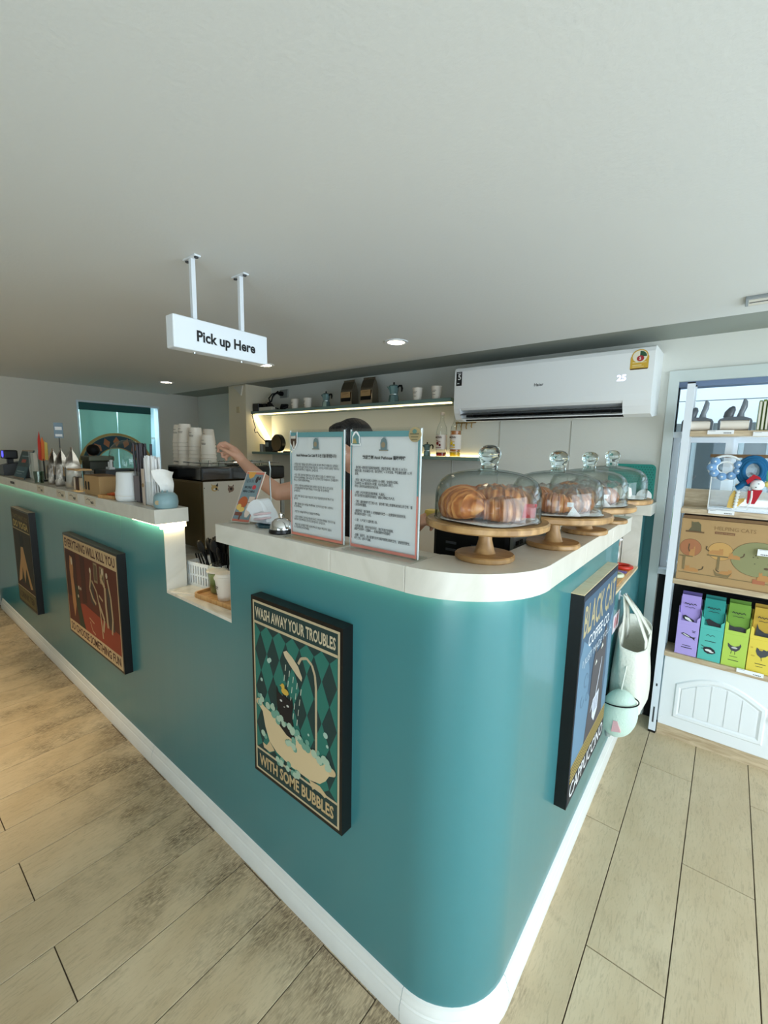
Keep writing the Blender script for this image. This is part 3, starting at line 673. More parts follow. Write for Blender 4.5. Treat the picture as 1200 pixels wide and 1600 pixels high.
shape(f2, [[(.64, .40), (.68, .41), (.70, .30), (.72, .19), (.65, .19), (.645, .30)], [(.41, .40), (.45, .40), (.47, .30), (.45, .26), (.40, .28)]], F((70, 56, 48)), p2, 'dark_dress_print', .0016)
shape(f2, strips([(.36, .175), (.43, .16)], .007) + strips([(.37, .155), (.40, .11), (.44, .10)], .007), F((196, 150, 110)), p2, 'ribbon_print', .0018)
text('EVERYTHING WILL KILL YOU', f2, .032, .526, w=.736, h=.050, material=F((74, 22, 18)), parent=p2, layer=.0012, offset=.02)
text('SO CHOOSE SOMETHING FUN', f2, .035, .026, w=.730, h=.046, material=F((74, 22, 18)), parent=p2, layer=.0012, offset=.02)

# yoga poster
p1, f1 = poster('tall dark framed poster reading do yoga at far left of the counter', (-4.22, .795, .30), XP, -YP, .50, .73, .038)
shape(f1, [rect(.012, .012, .488, .718)], F((62, 52, 30)), p1, 'border_print', .0003)
shape(f1, [rect(.022, .135, .478, .575)], F((38, 34, 20)), p1, 'background_print', .0007)
shape(f1, [rect(.016, .572, .484, .580), rect(.016, .125, .484, .133)], F((170, 150, 108)), p1, 'rule_print', .0009)
shape(f1, [rect(.022, .02, .478, .12)], F((104, 90, 48)), p1, 'band_print', .0007)
text("THAT'S WHAT I DO", f1, .04, .655, w=.42, h=.035, material=F((120, 100, 62)), parent=p1, layer=.0012, offset=.02)
text('DO YOGA', f1, .05, .592, w=.40, h=.052, material=F((190, 164, 96)), parent=p1, layer=.0012, offset=.03)
text('I DRINK TEA', f1, .05, .045, w=.40, h=.05, material=F((46, 36, 20)), parent=p1, layer=.0012, offset=.02)
shape(f1, [[(.20, .45), (.17, .36), (.10, .25), (.06, .16), (.16, .20), (.20, .30), (.24, .18), (.30, .30), (.38, .16), (.44, .17), (.36, .28), (.28, .42), (.26, .455)]], F((182, 140, 88)), p1, 'figure_print', .0011)
shape(f1, [[(.19, .555), (.21, .535), (.25, .535), (.27, .56), (.285, .50), (.28, .455), (.19, .45), (.185, .50)]], F((12, 12, 10)), p1, 'cat_head_print', .0013)
shape(f1, [rect(.022, .135, .478, .175)], F((52, 24, 14)), p1, 'rug_print', .0009)

# coffee cat poster on the side
p4, f4 = poster('large blue framed poster reading black cat coffee co on the side wall', (-.34, 1.352, .358), YP, XP, .505, .722, .038, rim=True)
shape(f4, [rect(.004, .004, .501, .718)], F((36, 46, 62)), p4, 'border_print', .0003)
shape(f4, [rect(.012, .14, .493, .70)], F((66, 92, 116)), p4, 'background_print', .0006)
shape(f4, [[(.012, .14), (.16, .14), (.20, .30), (.10, .40), (.16, .50), (.05, .56), (.012, .5)], oval(.10, .38, .06, .10), [(.40, .14), (.493, .14), (.493, .56), (.42, .5), (.44, .3)]], F((98, 130, 154)), p4, 'steam_print', .0010)
shape(f4, ring(.12, .40, .020, .026, 0, 5, 12) + ring(.09, .34, .018, .024, 2, 6.2, 10) + ring(.15, .33, .012, .017, 0, 6, 10), F((84, 112, 134)), p4, 'steam_curl_print', .0014)
shape(f4, [[(.16, .14), (.19, .28), (.20, .40), (.235, .50), (.25, .45), (.31, .455), (.375, .52), (.40, .42), (.39, .30), (.42, .14)]], F((74, 70, 74)), p4, 'cat_print', .0018)
shape(f4, [[(.235, .408), (.262, .412), (.252, .424)], [(.315, .44), (.345, .445), (.332, .458)]], F((236, 240, 224)), p4, 'cat_eye_print', .0022)
shape(f4, strips([(.345, .40), (.325, .35), (.295, .29), (.28, .25)], [.004, .008, .008, .010]) + [[(.25, .27), (.34, .275), (.335, .20), (.29, .17), (.255, .2)], [(.22, .235), (.25, .265), (.245, .245)]], F((208, 214, 226)), p4, 'coffee_pot_print', .0022)
shape(f4, [stroke([(.26 + .014 * i, .265), (.275 + .012 * i, .21)], .003) for i in range(5)], F((96, 96, 120)), p4, 'pot_line_print', .0026)
shape(f4, [rect(.012, .085 + .013 * i, .493, .092 + .013 * i) for i in range(5)], F((176, 152, 88)), p4, 'sack_stripe_print', .0018)
shape(f4, [rect(.006, .010, .499, .082)], F((40, 40, 44)), p4, 'base_band_print', .0010)
text('BLACK CAT', f4, .028, .575, w=.45, h=.105, material=F((176, 162, 122)), parent=p4, layer=.0014, offset=.015)
text('COFFEE CO.', f4, .105, .518, w=.31, h=.040, material=F((226, 230, 232)), parent=p4, layer=.0018, offset=.012)
text('I JUST MADE YOU A', f4, .05, .462, w=.42, h=.032, material=F((196, 206, 214)), parent=p4, layer=.0022)
text('CAPPUCCINO', f4, .022, .020, w=.46, h=.055, material=F((226, 226, 226)), parent=p4, layer=.0018, offset=.008)

# ------------------------------------------------------------ niche shelves behind the counter
shm = mat('grey_green_shelf', (104, 132, 128), .35, coat=.2)
s1 = thing('wall_shelf', 'long grey-green upper shelf with light strip on the back wall', 'shelf', (-3.73, 2.55, 1.832))
MB().box(0, 2.245, 0, .247, 0, .026, bev=.002).build('shelf_board', shm, s1)
MB().box(.05, 2.23, .03, .042, -.008, 0).build('led_strip', M['ledn'], s1)
s2 = thing('wall_shelf', 'long grey-green lower shelf behind the signs with glowing back edge', 'shelf', (-3.73, 2.55, 1.447))
MB().box(0, 2.46, 0, .247, 0, .022, bev=.002).build('shelf_board', shm, s2)
MB().box(1.9, 2.42, .232, .242, .022, .034).build('led_strip', M['ledn'], s2)
MB().box(.08, 1.9, .232, .242, .022, .034).build('led_strip', M['ledn'], s2)
tag(MB().tube([(-3.715, 2.60, 1.82), (-3.715, 2.77, 1.57)], .011, 10).build('light_tube', mat('tube_light', (255, 245, 215), .5, emit=(255, 238, 190), es=12)), 'slanting warm light tube on niche side wall between shelves', 'light')
def paper_cup(rt=.041, rb=.029, h=.1, inv=False):
    P = [(rb * .0, 0), (rb, 0), (rt, h), (rt + .0022, h), (rt + .0026, h + .002), (rt, h + .004), (rt - .001, h + .001), (rb - .0005, .004), (0, .004)]
    if inv: P = [(r, h + .004 - z) for r, z in P]
    return MB().lathe(P, n=20, closed=False)
cupL = ['left white paper cup of the pair beside the cables on upper shelf', 'second white paper cup right of the cables on upper shelf', 'white paper cup right of larger moka pot on upper shelf', 'white paper cup at right end of upper shelf, next to air conditioner']
c0 = None
for (x, y), lb in zip(((-3.148, 2.62), (-2.975, 2.62), (-1.803, 2.62), (-1.643, 2.62)), cupL):
    if c0 is None:
        c0 = thing('paper_cup', lb, 'cup', (x, y, 1.858), 0, 'paper cups on the upper shelf')
        paper_cup(.037, .028, .088).build('cup_body', M['cup'], c0, smooth=50)
        frq = ((0, -.0335, .03), XP, ZP, -YP)
        shape(frq, [rect(-.015, .030, .012, .033), rect(-.015, .022, .004, .025), rect(-.013, .0, .006, .003)], F((110, 96, 84)), c0, 'cup_print', .0005)
    else: dup(c0, (x, y, 1.858), random.uniform(-.2, .2), lb)
def moka(lab, loc, s, rz=0, handle=True):
    t = thing('moka_pot', lab, 'coffee pot', loc, rz, 'moka pots on the back shelves'); t.scale = (s, s, s)
    teal = mat('grey_teal_enamel', (120, 150, 150), .25, .5)
    MB().lathe([(.046, 0), (.048, .006), (.040, .062), (.036, .066)], n=8).build('boiler', teal, t)
    MB().lathe([(.036, .066), (.034, .072), (.046, .135), (.047, .14)], n=8).build('jug', teal, t)
    MB().lathe([(.036, .0655), (.038, .066), (.038, .074), (.036, .0745)], n=16).build('collar', M['alu'], t)
    MB().prism([(.040, .105), (.072, .142), (.040, .140)], (0, -.012, 0), -XP, ZP, YP, .024).build('spout', teal, t)
    l_ = MB().lathe([(.047, .14), (.03, .152), (.008, .156)], n=8).build('lid', teal, t)
    MB().lathe([(.006, .155), (.009, .162), (.009, .172), (.005, .176)], n=10).build('knob', M['black'], l_)
    if handle: MB().tube([(.040, 0, .128), (.058, 0, .142), (.080, 0, .140), (.088, 0, .118), (.084, 0, .09)], [.007, .008, .009, .009, .006], 8).build('handle', M['blackm'], t, smooth=60)
    return t
moka('smaller grey-teal moka pot between cups and foil bags on upper shelf', (-2.762, 2.64, 1.858), .78)
moka('larger grey-teal moka pot right of foil bags on upper shelf', (-2.024, 2.63, 1.858), .86)
moka('tiny grey moka pot on lower shelf left of syrup bottles', (-1.705, 2.62, 1.469), .56)
def foil_bag(lab, loc, w, d, h, rz=0, grp=None, kraft=True):
    t = thing('coffee_bag', lab, 'coffee bag', loc, rz, grp)
    vs_ = [(-w / 2, -d / 2, 0), (w / 2, -d / 2, 0), (w / 2, d / 2, 0), (-w / 2, d / 2, 0)]
    rows = []
    for z, dd, ww in ((0, .96, 1), (.03, 1, 1.02), (.3, .94, 1), (.55, .86, 1), (.72, .62, .99), (.86, .30, .98), (.93, .06, .97), (1.0, .05, .96)):
        D = d * dd / 2; W2 = w * ww / 2; g = .5 * D if z > .5 else .12 * D
        rows.append([(-W2, -D, h * z), (-W2 * .3, -D * 1.06, h * z), (W2 * .3, -D * 1.04, h * z), (W2, -D, h * z), (W2 - g * .55, 0, h * z), (W2, D, h * z), (W2 * .3, D, h * z), (-W2 * .3, D, h * z), (-W2, D, h * z), (-W2 + g * .55, 0, h * z), (-W2, -D, h * z)])
    m_ = MB().grid(rows); m_.add([rows[0][i] for i in range(10)], [tuple(range(10))]); m_.build('pouch', M['foil'], t, smooth=25)
    def ff(u): return ((0, -d / 2 * .97 - .0035, 0), XP, ZP, -YP)
    shape(ff(0), [rect(-w * .40, h * .30, w * .40, h * .52)], M['kraft'], t, 'label', .001, .0004)
    shape(ff(0), [rect(-w * .40, h * .16, w * .40, h * .30)], M['blackm'], t, 'band', .001, .0004)
    shape(ff(0), [rect(-w * .3, h * .46, w * .25, h * .475), rect(-w * .3, h * .42, w * .1, h * .43), rect(-w * .3, h * .37, w * .3, h * .375)], M['kraftd'], t, 'label_print', .0016, .0002)
    return t
foil_bag('left silver coffee bag with brown label on upper shelf', (-2.49, 2.64, 1.858), .125, .085, .205, .0, 'silver coffee bags on the upper shelf')
foil_bag('right silver coffee bag with brown label on upper shelf', (-2.275, 2.64, 1.858), .125, .085, .21, .0, 'silver coffee bags on the upper shelf')
def bottle(lab, loc, liq, lc):
    t = thing('syrup_bottle', lab, 'bottle', loc, 0, 'syrup bottles on the lower shelf')
    MB().lathe([(0, 0), (.036, 0), (.038, .004), (.037, .17), (.033, .20), (.017, .235), (.013, .25), (.0125, .285), (.014, .287)], n=20, closed=False).build('bottle_glass', M['glasst'], t, smooth=50)
    MB().lathe([(0, .003), (.0345, .003), (.0345, liq), (0, liq)], n=20).build('syrup', mat('syrup_%d%d%d' % tuple(lc), lc, .1, trans=.5), t, smooth=40)
    MB().lathe([(.0155, .283), (.0155, .302), (0, .302)], n=14, closed=False).build('cap', mat('cap_white_red', (206, 196, 190), .4), t, smooth=40)
    MB().lathe([(.0382, .05), (.0382, .148)], n=20, closed=False).build('label', flat((226, 216, 206)), t, smooth=40)
    fr = ((0, -.0386, 0), XP, ZP, -YP)
    text('MONIN', fr, -.024, .124, w=.048, h=.013, material=F((70, 40, 30)), parent=t, offset=.02)
    shape(fr, [oval(-.008, .09, .010, .012, 8), oval(.010, .078, .009, .009, 8), rect(-.02, .06, .02, .064), stroke([(-.018, .11), (.016, .098)], .004)], F(lc), t, 'label_print', .0005)
    return t
bottle('syrup bottle with dark red syrup at its bottom on lower shelf', (-1.588, 2.62, 1.469), .028, (120, 24, 16))
bottle('syrup bottle of amber yellow syrup, nearest the air conditioner', (-1.478, 2.62, 1.469), .032, (226, 190, 20))
MB().lathe([(.0345, .001), (.0345, .14), (0, .14)], n=20).build('syrup_upper', mat('amber_tint', (206, 130, 60), .1, trans=.6), [o for o in bpy.data.objects if o.name.startswith('syrup_bottle.001')][0], loc=(0, 0, .034))
# clutter at the left end of the shelves
ps = thing('power_strip', 'white power strip with plugs on left end of upper shelf', 'power strip', (-3.56, 2.60, 1.858))
MB().box(-.13, .13, -.025, .025, 0, .036, bev=.004).build('strip_body', M['offwhite'], ps)
for i in range(3): MB().box(-.09 + .07 * i, -.05 + .07 * i, -.018, .018, .036, .07, bev=.004).build('plug', M['blackm'], ps)
tag(MB().box(-.045, .045, -.035, .035, 0, .075, bev=.006).build('power_adapter', M['black'], loc=(-3.675, 2.60, 1.858)), 'black box power adapter at the left corner of upper shelf', 'adapter')
tag(MB().tube([(-3.32, 2.61, 1.873), (-3.27, 2.59, 1.875), (-3.25, 2.61, 1.885), (-3.29, 2.63, 1.895), (-3.35, 2.61, 1.88), (-3.31, 2.60, 1.900), (-3.26, 2.62, 1.90), (-3.33, 2.62, 1.90)], .014, 7).build('coiled_cable', M['blackm']), 'black coiled cable beside the paper cups on upper shelf', 'cable')
so = thing('wall_socket', 'grey wall socket above the upper shelf', 'socket', (-3.52, 2.8, 2.04))
MB().box(-.06, .06, -.012, 0, -.04, .04, bev=.003).build('plate', mat('socket_grey', (150, 154, 148), .4), so)
pg = thing('power_plug', 'black plug and cord in the wall socket above upper shelf', 'plug', (-3.54, 2.79, 2.04))
MB().lathe([(.022, -.002), (.022, -.03), (.012, -.05), (.008, -.07)], axis='Y', n=12).build('plug_body', M['blackm'], pg, smooth=40)
MB().tube([(0, -.06, 0), (-.03, -.10, -.01), (-.06, -.12, -.05), (.0, -.15, -.10), (.10, -.17, -.155), (.16, -.18, -.166)], .006, 7).build('cord', M['blackm'], pg, smooth=60)
tag(MB().tube([(-3.62, 2.79, 2.06), (-3.64, 2.74, 2.0), (-3.63, 2.70, 1.95), (-3.60, 2.66, 1.936)], .005, 6).build('white_cable', M['grey']), 'thin grey cable hanging above the power strip', 'cable')
tag(MB().tube([(-3.61, 2.79, 2.07), (-3.60, 2.72, 2.02), (-3.57, 2.68, 1.96), (-3.57, 2.63, 1.935)], .006, 6).build('dark_cable', M['blackm']), 'thin black cable dropping to the power strip plugs', 'cable')
tag(MB().tube([(-3.70, 2.56, 1.85), (-3.70, 2.545, 1.82), (-3.665, 2.545, 1.73), (-3.65, 2.545, 1.70), (-3.67, 2.545, 1.68), (-3.665, 2.55, 1.65), (-3.63, 2.55, 1.66), (-3.60, 2.56, 1.62), (-3.545, 2.59, 1.56), (-3.52, 2.62, 1.545)], .004, 6).build('hanging_cable', M['blackm']), 'knotted black cable hanging from upper shelf to the fan', 'cable')
fn = thing('small_fan', 'small black round shelf lamp with square base box on lower shelf', 'fan', (-3.46, 2.63, 1.469))
MB().box(-.11, -.0, -.04, .04, 0, .115, bev=.008).build('base_box', M['black'], fn)
MB().box(-.10, -.05, -.0415, -.04, .05, .09).build('sticker', M['grey'], fn)
MB().lathe([(.075, -.045), (.082, -.04), (.082, .0), (.05, .03), (0, .035)], (.075, 0, .085), 28, 'Y', closed=False).build('round_shade', M['black'], fn, smooth=40)
MB().lathe([(0, -.030), (.07, -.036), (.0755, -.044)], (.075, 0, .085), 28, 'Y', closed=False).build('shade_inside', mat('bronze_inside', (116, 96, 66), .35, .5), fn, smooth=60)
tag(MB().box(-.02, .02, -.02, .02, 0, .075, bev=.002).build('small_tin', M['grey'], loc=(-3.62, 2.60, 1.469)), 'small grey tin at the left end of lower shelf', 'tin')
tag(MB().box(-.03, .03, -.02, .02, 0, .012, bev=.002).build('phone', M['black'], loc=(-3.25, 2.60, 1.469)), 'small flat dark thing on lower shelf right of the fan', 'device')
hk = thing('wall_rack', 'small brass coloured wall rack below air conditioner left end', 'rack', (-1.50, 2.795, 1.70))
MB().tube([(-.08, 0, .01), (.08, 0, .01)], .006, 6).tube([(-.07, 0, .01), (-.07, -.01, -.04)], .004, 6).build('bar', mat('brass', (170, 138, 74), .3, .8), hk)
for i in range(3): MB().tube([(-.03 + .04 * i, 0, .01), (-.03 + .04 * i, -.012, -.02), (-.03 + .04 * i, -.005, -.045 + .01 * i)], .004, 6).build('hook', mat('brass_hook', (170, 138, 74), .3, .8), hk)

# ------------------------------------------------------------ cake stands with glass domes and pastries
def cake_stand(lab, loc, first=None):
    if first: return dup(first, loc, random.uniform(0, 3), lab)
    t = thing('cake_stand', lab, 'cake stand', loc, 0, 'wooden cake stands on the bar')
    MB().lathe([(0, 0), (.067, 0), (.070, .003), (.070, .011), (.067, .014), (0, .014)], n=40, closed=False).build('foot', M['wood'], t, smooth=40)
    MB().lathe([(.026, .014), (.024, .017), (.020, .030), (.016, .046), (.0155, .062), (.018, .074), (.020, .078)], n=24, closed=False).build('stem', M['wood'], t, smooth=60)
    MB().lathe([(0, .078), (.135, .078), (.142, .082), (.143, .092), (.139, .096), (.130, .0945), (0, .0945)], n=56, closed=False).build('plate', M['wood'], t, smooth=40)
    return t
def dome(lab, loc, first=None, s=1.0):
    if first: return dup(first, loc, 0, lab, (s, s, s))
    t = thing('glass_dome', lab, 'glass dome', loc, 0, 'glass domes on the cake stands'); t.scale = (s, s, s)
    P = [(.1215, 0), (.1235, .003), (.1215, .006), (.122, .03), (.1215, .056), (.1185, .074), (.110, .090), (.095, .102), (.070, .110), (.045, .1145), (.024, .117), (.018, .119)]
    MB().lathe(P, n=56, closed=False).build('bell', M['dome'], t, smooth=60)
    MB().lathe([(.1195, .004), (.1185, .056), (.1155, .073), (.107, .088), (.092, .0995), (.069, .107), (.04, .1115), (0, .113)], n=56, closed=False).build('inner_wall', M['dome'], t, smooth=60)
    MB().lathe([(0, .115), (.020, .115), (.0195, .124), (.0185, .128), (.0215, .136), (.0255, .146), (.0262, .154), (.0235, .163), (.0165, .170), (.008, .173), (0, .1735)], n=32, closed=False).build('knob', M['kglass'], t, smooth=60)
    return t
sx_ = [(-.438, .939), (-.361, 1.202), (-.351, 1.488), (-.345, 1.79)]
nm = ['nearest cake stand, at the curved corner of the bar', 'second cake stand from the curved corner', 'third cake stand from the curved corner', 'farthest cake stand, near the teal chair back']
dn = ['nearest glass dome, over two big croissants', 'second glass dome from the curved corner', 'third glass dome from the curved corner', 'farthest glass dome, near the teal chair back']
ds = [1.0, .95, .95, 1.0]
cs0 = dm0 = None
for i, (x, y) in enumerate(sx_):
    c_ = cake_stand(nm[i], (x, y, 1.25), cs0); cs0 = cs0 or c_
    d_ = dome(dn[i], (x, y, 1.3452), dm0, ds[i]); dm0 = dm0 or d_
# white paper doilies
def doily(x, y, z, r, rz, lab):
    P = []
    random.seed(int(abs(x) * 1000)); 
    for i in range(5):
        rr = r * i / 4; P.append([(rr * cos(a) * (1 + .03 * sin(5 * a)), rr * sin(a) * (1 + .03 * sin(5 * a)), .0012 + (.002 * sin(3 * a + 1) + .002 if i == 4 else 0)) for a in [2 * pi * j / 36 for j in range(37)]])
    o = MB().grid(P).build('paper_doily', M['paper'], loc=(x, y, z), smooth=60); o.rotation_euler.z = rz
    tag(o, lab, 'doily', 'paper doilies on the stands')
for i, (x, y) in enumerate(sx_): doily(x + .006, y - .004, 1.345, .112, i, 'white paper sheet on the plate of the %s cake stand' % ['nearest', 'second', 'third', 'farthest'][i])
def croissant_mesh(L_=.10, R=.032, bend=1.0, ridges=5, n=44, k=22, flat_=.86, seed=1):
    random.seed(seed); vs_ = []; fs = []
    for i in range(n + 1):
        t = i / n; a = (t - .5) * bend * 1.9; rad = L_ / 1.9 / max(bend, .2)
        c = Vector((rad * sin(a), -rad * cos(a) + rad, 0)); tg = Vector((cos(a), sin(a), 0)); nr = Vector((-sin(a), cos(a), 0))
        e = 1 - abs(2 * t - 1); r = R * (min(1, e * 3.2) ** .55) * (.52 + .48 * sin(pi * t))
        q = abs(2 * t - 1) * ridges; step = (q % 1); r *= 1.0 - .12 * step + .03 * random.uniform(-1, 1)
        r = max(r, .0015)
        for j in range(k):
            b = 2 * pi * j / k; zz = sin(b) * r * flat_
            if zz < -.55 * r: zz = -.55 * r
            p = c + nr * (cos(b) * r * (1 + .02 * sin(7 * b + i))) + Vector((0, 0, zz + .55 * R * .98)); vs_.append(p)
    for i in range(n):
        for j in range(k): fs.append((i * k + j, i * k + (j + 1) % k, (i + 1) * k + (j + 1) % k, (i + 1) * k + j))
    fs.append(tuple(range(k - 1, -1, -1))); fs.append(tuple(n * k + j for j in range(k)))
    return MB().add(vs_, fs)
ZP_ = 1.3465
def croissant(lab, x, y, rz, L_=.11, R=.034, z=ZP_, bend=.9, m_='croissant', seed=1, tilt=0, grp='croissants under the glass domes'):
    o = croissant_mesh(L_, R, bend, seed=seed).build('croissant', M[m_], loc=(x, y, z), smooth=50); o.rotation_euler = (tilt, 0, rz)
    return tag(o, lab, 'croissant', grp)
X0, Y0 = sx_[0]
croissant('large golden croissant at left under the nearest dome', X0 - .045, Y0 - .035, radians(-42), .15, .056, seed=1, bend=.75)
croissant('golden croissant lying at the back under the nearest dome', X0 - .005, Y0 + .045, radians(20), .17, .056, seed=2, z=ZP_ + .004, bend=1.0)
def wrapped(lab, x, y, rz, s=1.0, seed=5, red=False):
    t = thing('wrapped_croissant', lab, 'croissant', (x, y, ZP_), rz, 'cellophane wrapped pastries under the domes'); t.scale = (s, s, s)
    croissant_mesh(.085, .031, .6, seed=seed).build('croissant', M['pastry'], t, smooth=50)
    random.seed(seed); P = []
    for i in range(15):
        u = i / 14; row = []
        for j in range(25):
            a = 2 * pi * j / 24; e = 1 - (abs(2 * u - 1)) ** 5
            r = (.037 * e + .004) * (1 + .09 * sin(5 * a + 3 * i) + .05 * sin(11 * a - 2 * i))
            row.append(((u - .5) * .118, .002 + 1.12 * r * cos(a), max(.0008, .019 + r * sin(a))))
        P.append(row)
    MB().grid(P).build('cellophane', M['cello'], t, smooth=20)
    MB().obox((.035, -.030, .022), (.010 if red else .006, 0, 0), (0, -.004, .012 if red else .005), (0, .0004, 0)).build('price_label', F((176, 40, 46)) if red else M['paper'], t)
    return t
wrapped('wrapped croissant with red label under the nearest dome', X0 + .045, Y0 - .015, radians(40), 1.35, 5, True)
lb = [['at left under the second dome', 'in the middle under the second dome', 'at back right under the second dome'],
      ['at left under the third dome', 'in the middle under the third dome', 'at back right under the third dome']]
for k, i in enumerate((1, 2)):
    x, y = sx_[i]
    croissant('golden croissant ' + lb[k][0], x - .055, y - .005, radians(65), .135, .048, seed=11 + k)
    wrapped('wrapped pastry ' + lb[k][1], x + .005, y - .035, radians(12 + 25 * k), 1.25, 7 + k)
    wrapped('wrapped pastry ' + lb[k][2], x + .045, y + .035, radians(60), 1.2, 17 + k)
    tag(MB().prism([(0, 0), (.034, .004), (.012, .028)], (x + .055, y - .09, 1.3465), XP, Vector((0, .35, .94)), YP, .0006).build('paper_corner', M['paper']), 'white paper corner standing up at the edge under the %s dome' % ('second', 'third')[k], 'paper')
x, y = sx_[3]
for k, (dx, dy) in enumerate(((-.03, -.03), (.04, .01))):
    tag(MB().lathe([(0, 0), (.03, 0), (.034, .012), (.030, .034), (.012, .043), (0, .044)], n=20, closed=False).build('round_bun', mat('pale_bun_%d' % k, (228, 222, 206), .6), loc=(x + dx, y + dy, ZP_), smooth=60), 'pale round bun at the %s under the farthest dome' % ('left', 'right')[k], 'bun', 'buns under the farthest dome')

# ------------------------------------------------------------ acrylic notice holders, menu card, bell
INK = F((30, 30, 32)); TL_ = F((96, 146, 150)); CR_ = F((212, 132, 118))
KO = ['- 저희는 방문 객분을 위한 규정이 있으며, 꼭 지켜 주시기 바랍니다. 입장료는', '음료포함이며 음료 한잔과 간식을 드립니다. 고양이는 저희의 소중한 가족이니', '부드럽게 대해 주시기 바랍니다. 감사합니다.', '',
      '- 시간: 위층 고양이와 함께 하는 시간은 제한이 있습니다. 예약하신 분은', '입장시에 알려주세요. 이용 시간은 한 시간이며 연장 가능합니다. 안내를 받아', '주시고 조용히 대화해 주세요.', '',
      '- 어린이: 어린이는 보호자와 함께 입장해야 합니다. 뛰거나 큰 소리로', '고양이를 놀라게 하지 말아 주세요. 아이의 손을 꼭 잡아주시면', '감사합니다.', '',
      '- 음식: 외부 음식은 드실 수 없으며 간식은 직원에게 문의해 주시기 바', '랍니다.', '', '- 촬영: 플래시 없이 사진을 찍어주세요. 고양이의 눈은 매우 소중하니', '꼭 지켜주세요.', '',
      '- 위생: 손 소독을 해 주시고 신발을 벗어주세요.', '', '- 고양이: 잠자는 고양이는 깨우지 마시고, 안지 말아 주세요. 먼저 다가올', '때까지 기다려 주시면 고양이도 좋아합니다. 감사합니다.', '',
      '- 책임: 개인 소지품은 직접 보관해 주시고, 분실시 책임지지 않습니', '다. 직원에게 문의해 주세요.']
ZH = ['- 我们是一家有很多猫咪的咖啡馆，欢迎来参观。楼上有 15-18 只小', '猫和大猫，先点餐后入场，我们提供了 6 只可爱猫，每位最低消费 1-5 月', '谢谢。', '',
      '- 时间：楼上每小时的入场费为 150 泰铢，包含茶水饮料。', '可以再加 100 泰铢成为小时票，包含饮品和小零食。', '所有入场时间以收银台时间为准。', '',
      '- 人数：人多时请在此排队等候，人满后。', '我们会按照先后顺序安排座位，请耐心等候工作人员。', '',
      '- 食物：请勿携带外来食物入内，请勿喂食楼上的猫咪以及桌上的食物，猫', '儿的健康很重要。', '', '- 最佳时间：我们推荐 15 点到晚餐时间来——这是猫咪活跃的时间，', '我们期待与您的一小时。', '',
      '- 儿童：七岁以下儿童免费入场。', '', '- 拍照请注意：请勿开启闪光灯，我们不会打扰猫咪。', '请温柔对待每一位猫咪——不抱起睡觉中的猫咪！', '',
      '- 疫情：请洗手，进入前请先洗手消毒并脱鞋以保持卫生，谢谢您的配合。', '不便之处，请多多谅解。']
def notice(lab, x, y, lines, title, tw, body_w, badge):
    t = thing('notice_holder', lab, 'notice', (x, y, 1.25), 0, 'acrylic notice holders on the bar')
    Wd, Hd = .212, .30
    MB().box(0, Wd, -.0035, .0, .004, Hd, bev=.0006).build('front_sheet', M['acryl'], t)
    MB().box(0, Wd, .0022, .0047, .004, Hd + .004).build('back_sheet', M['acryl'], t)
    MB().box(0, Wd, -.035, .038, 0, .0035).build('base', M['acryl'], t)
    MB().box(.0, .0012, -.0036, .001, .004, Hd + .001).box(Wd - .0014, Wd, -.0036, .001, .004, Hd + .001).build('edge_rail', mat('bright_acrylic_edge', (214, 222, 222), .15), t)
    MB().box(.003, Wd - .003, .0003, .0015, .006, Hd - .004).build('paper', M['paper'], t)
    fr = ((0, -.0037, 0), XP, ZP, -YP)
    e = .003; bw = .006
    shape(fr, [rect(e, .15, e + bw * .45, Hd - .004), rect(Wd - e - bw * .7, .15, Wd - e, Hd - .004), rect(e, Hd - .017, Wd - e, Hd - .004)], TL_, t, 'teal_border', .0002)
    shape(fr, [rect(e, .006, e + bw * .45, .15), rect(Wd - e - bw * .7, .006, Wd - e, .15), rect(e, .006, Wd - e, .013)], CR_, t, 'coral_border', .0002)
    shape(fr, [[(.093, .250), (.121, .250), (.121, .253), (.116, .253), (.117, .268), (.114, .277), (.107, .281), (.100, .277), (.097, .268), (.098, .253), (.093, .253)]], F((104, 124, 126)), t, 'house_logo', .0003)
    shape(fr, [oval(.106, .264, .006, .007, 9), rect(.094, .2502, .120, .2518)], F((146, 130, 104)), t, 'logo_detail', .0006)
    text(title, fr, .106 - tw / 2, .229, w=tw, h=.0098, material=INK, parent=t, name='title_lettering', layer=.0004, offset=.03, res=2)
    n = len(lines); y0 = .190; dy = (.190 - .030) / (n - 1)
    full = max(len(l) for l in lines)
    text('\n'.join(lines), fr, .016, .026, w=body_w, h=.186, material=F((58, 58, 60)), parent=t, name='body_lettering', layer=.0004, offset=.012, res=1)
    return t, fr
n1, fr1 = notice('left acrylic notice holder with Korean text beside the bell', -.980, .800, KO, 'Asok Pethouse Cat Café 에 오신 것을 환영합니다!', .158, .178, None)
n2, fr2 = notice('right acrylic notice holder with Chinese text and round badge', -.748, .802, ZH, '欢迎来到 Asok Pethouse 猫咖啡馆', .130, .178, None)
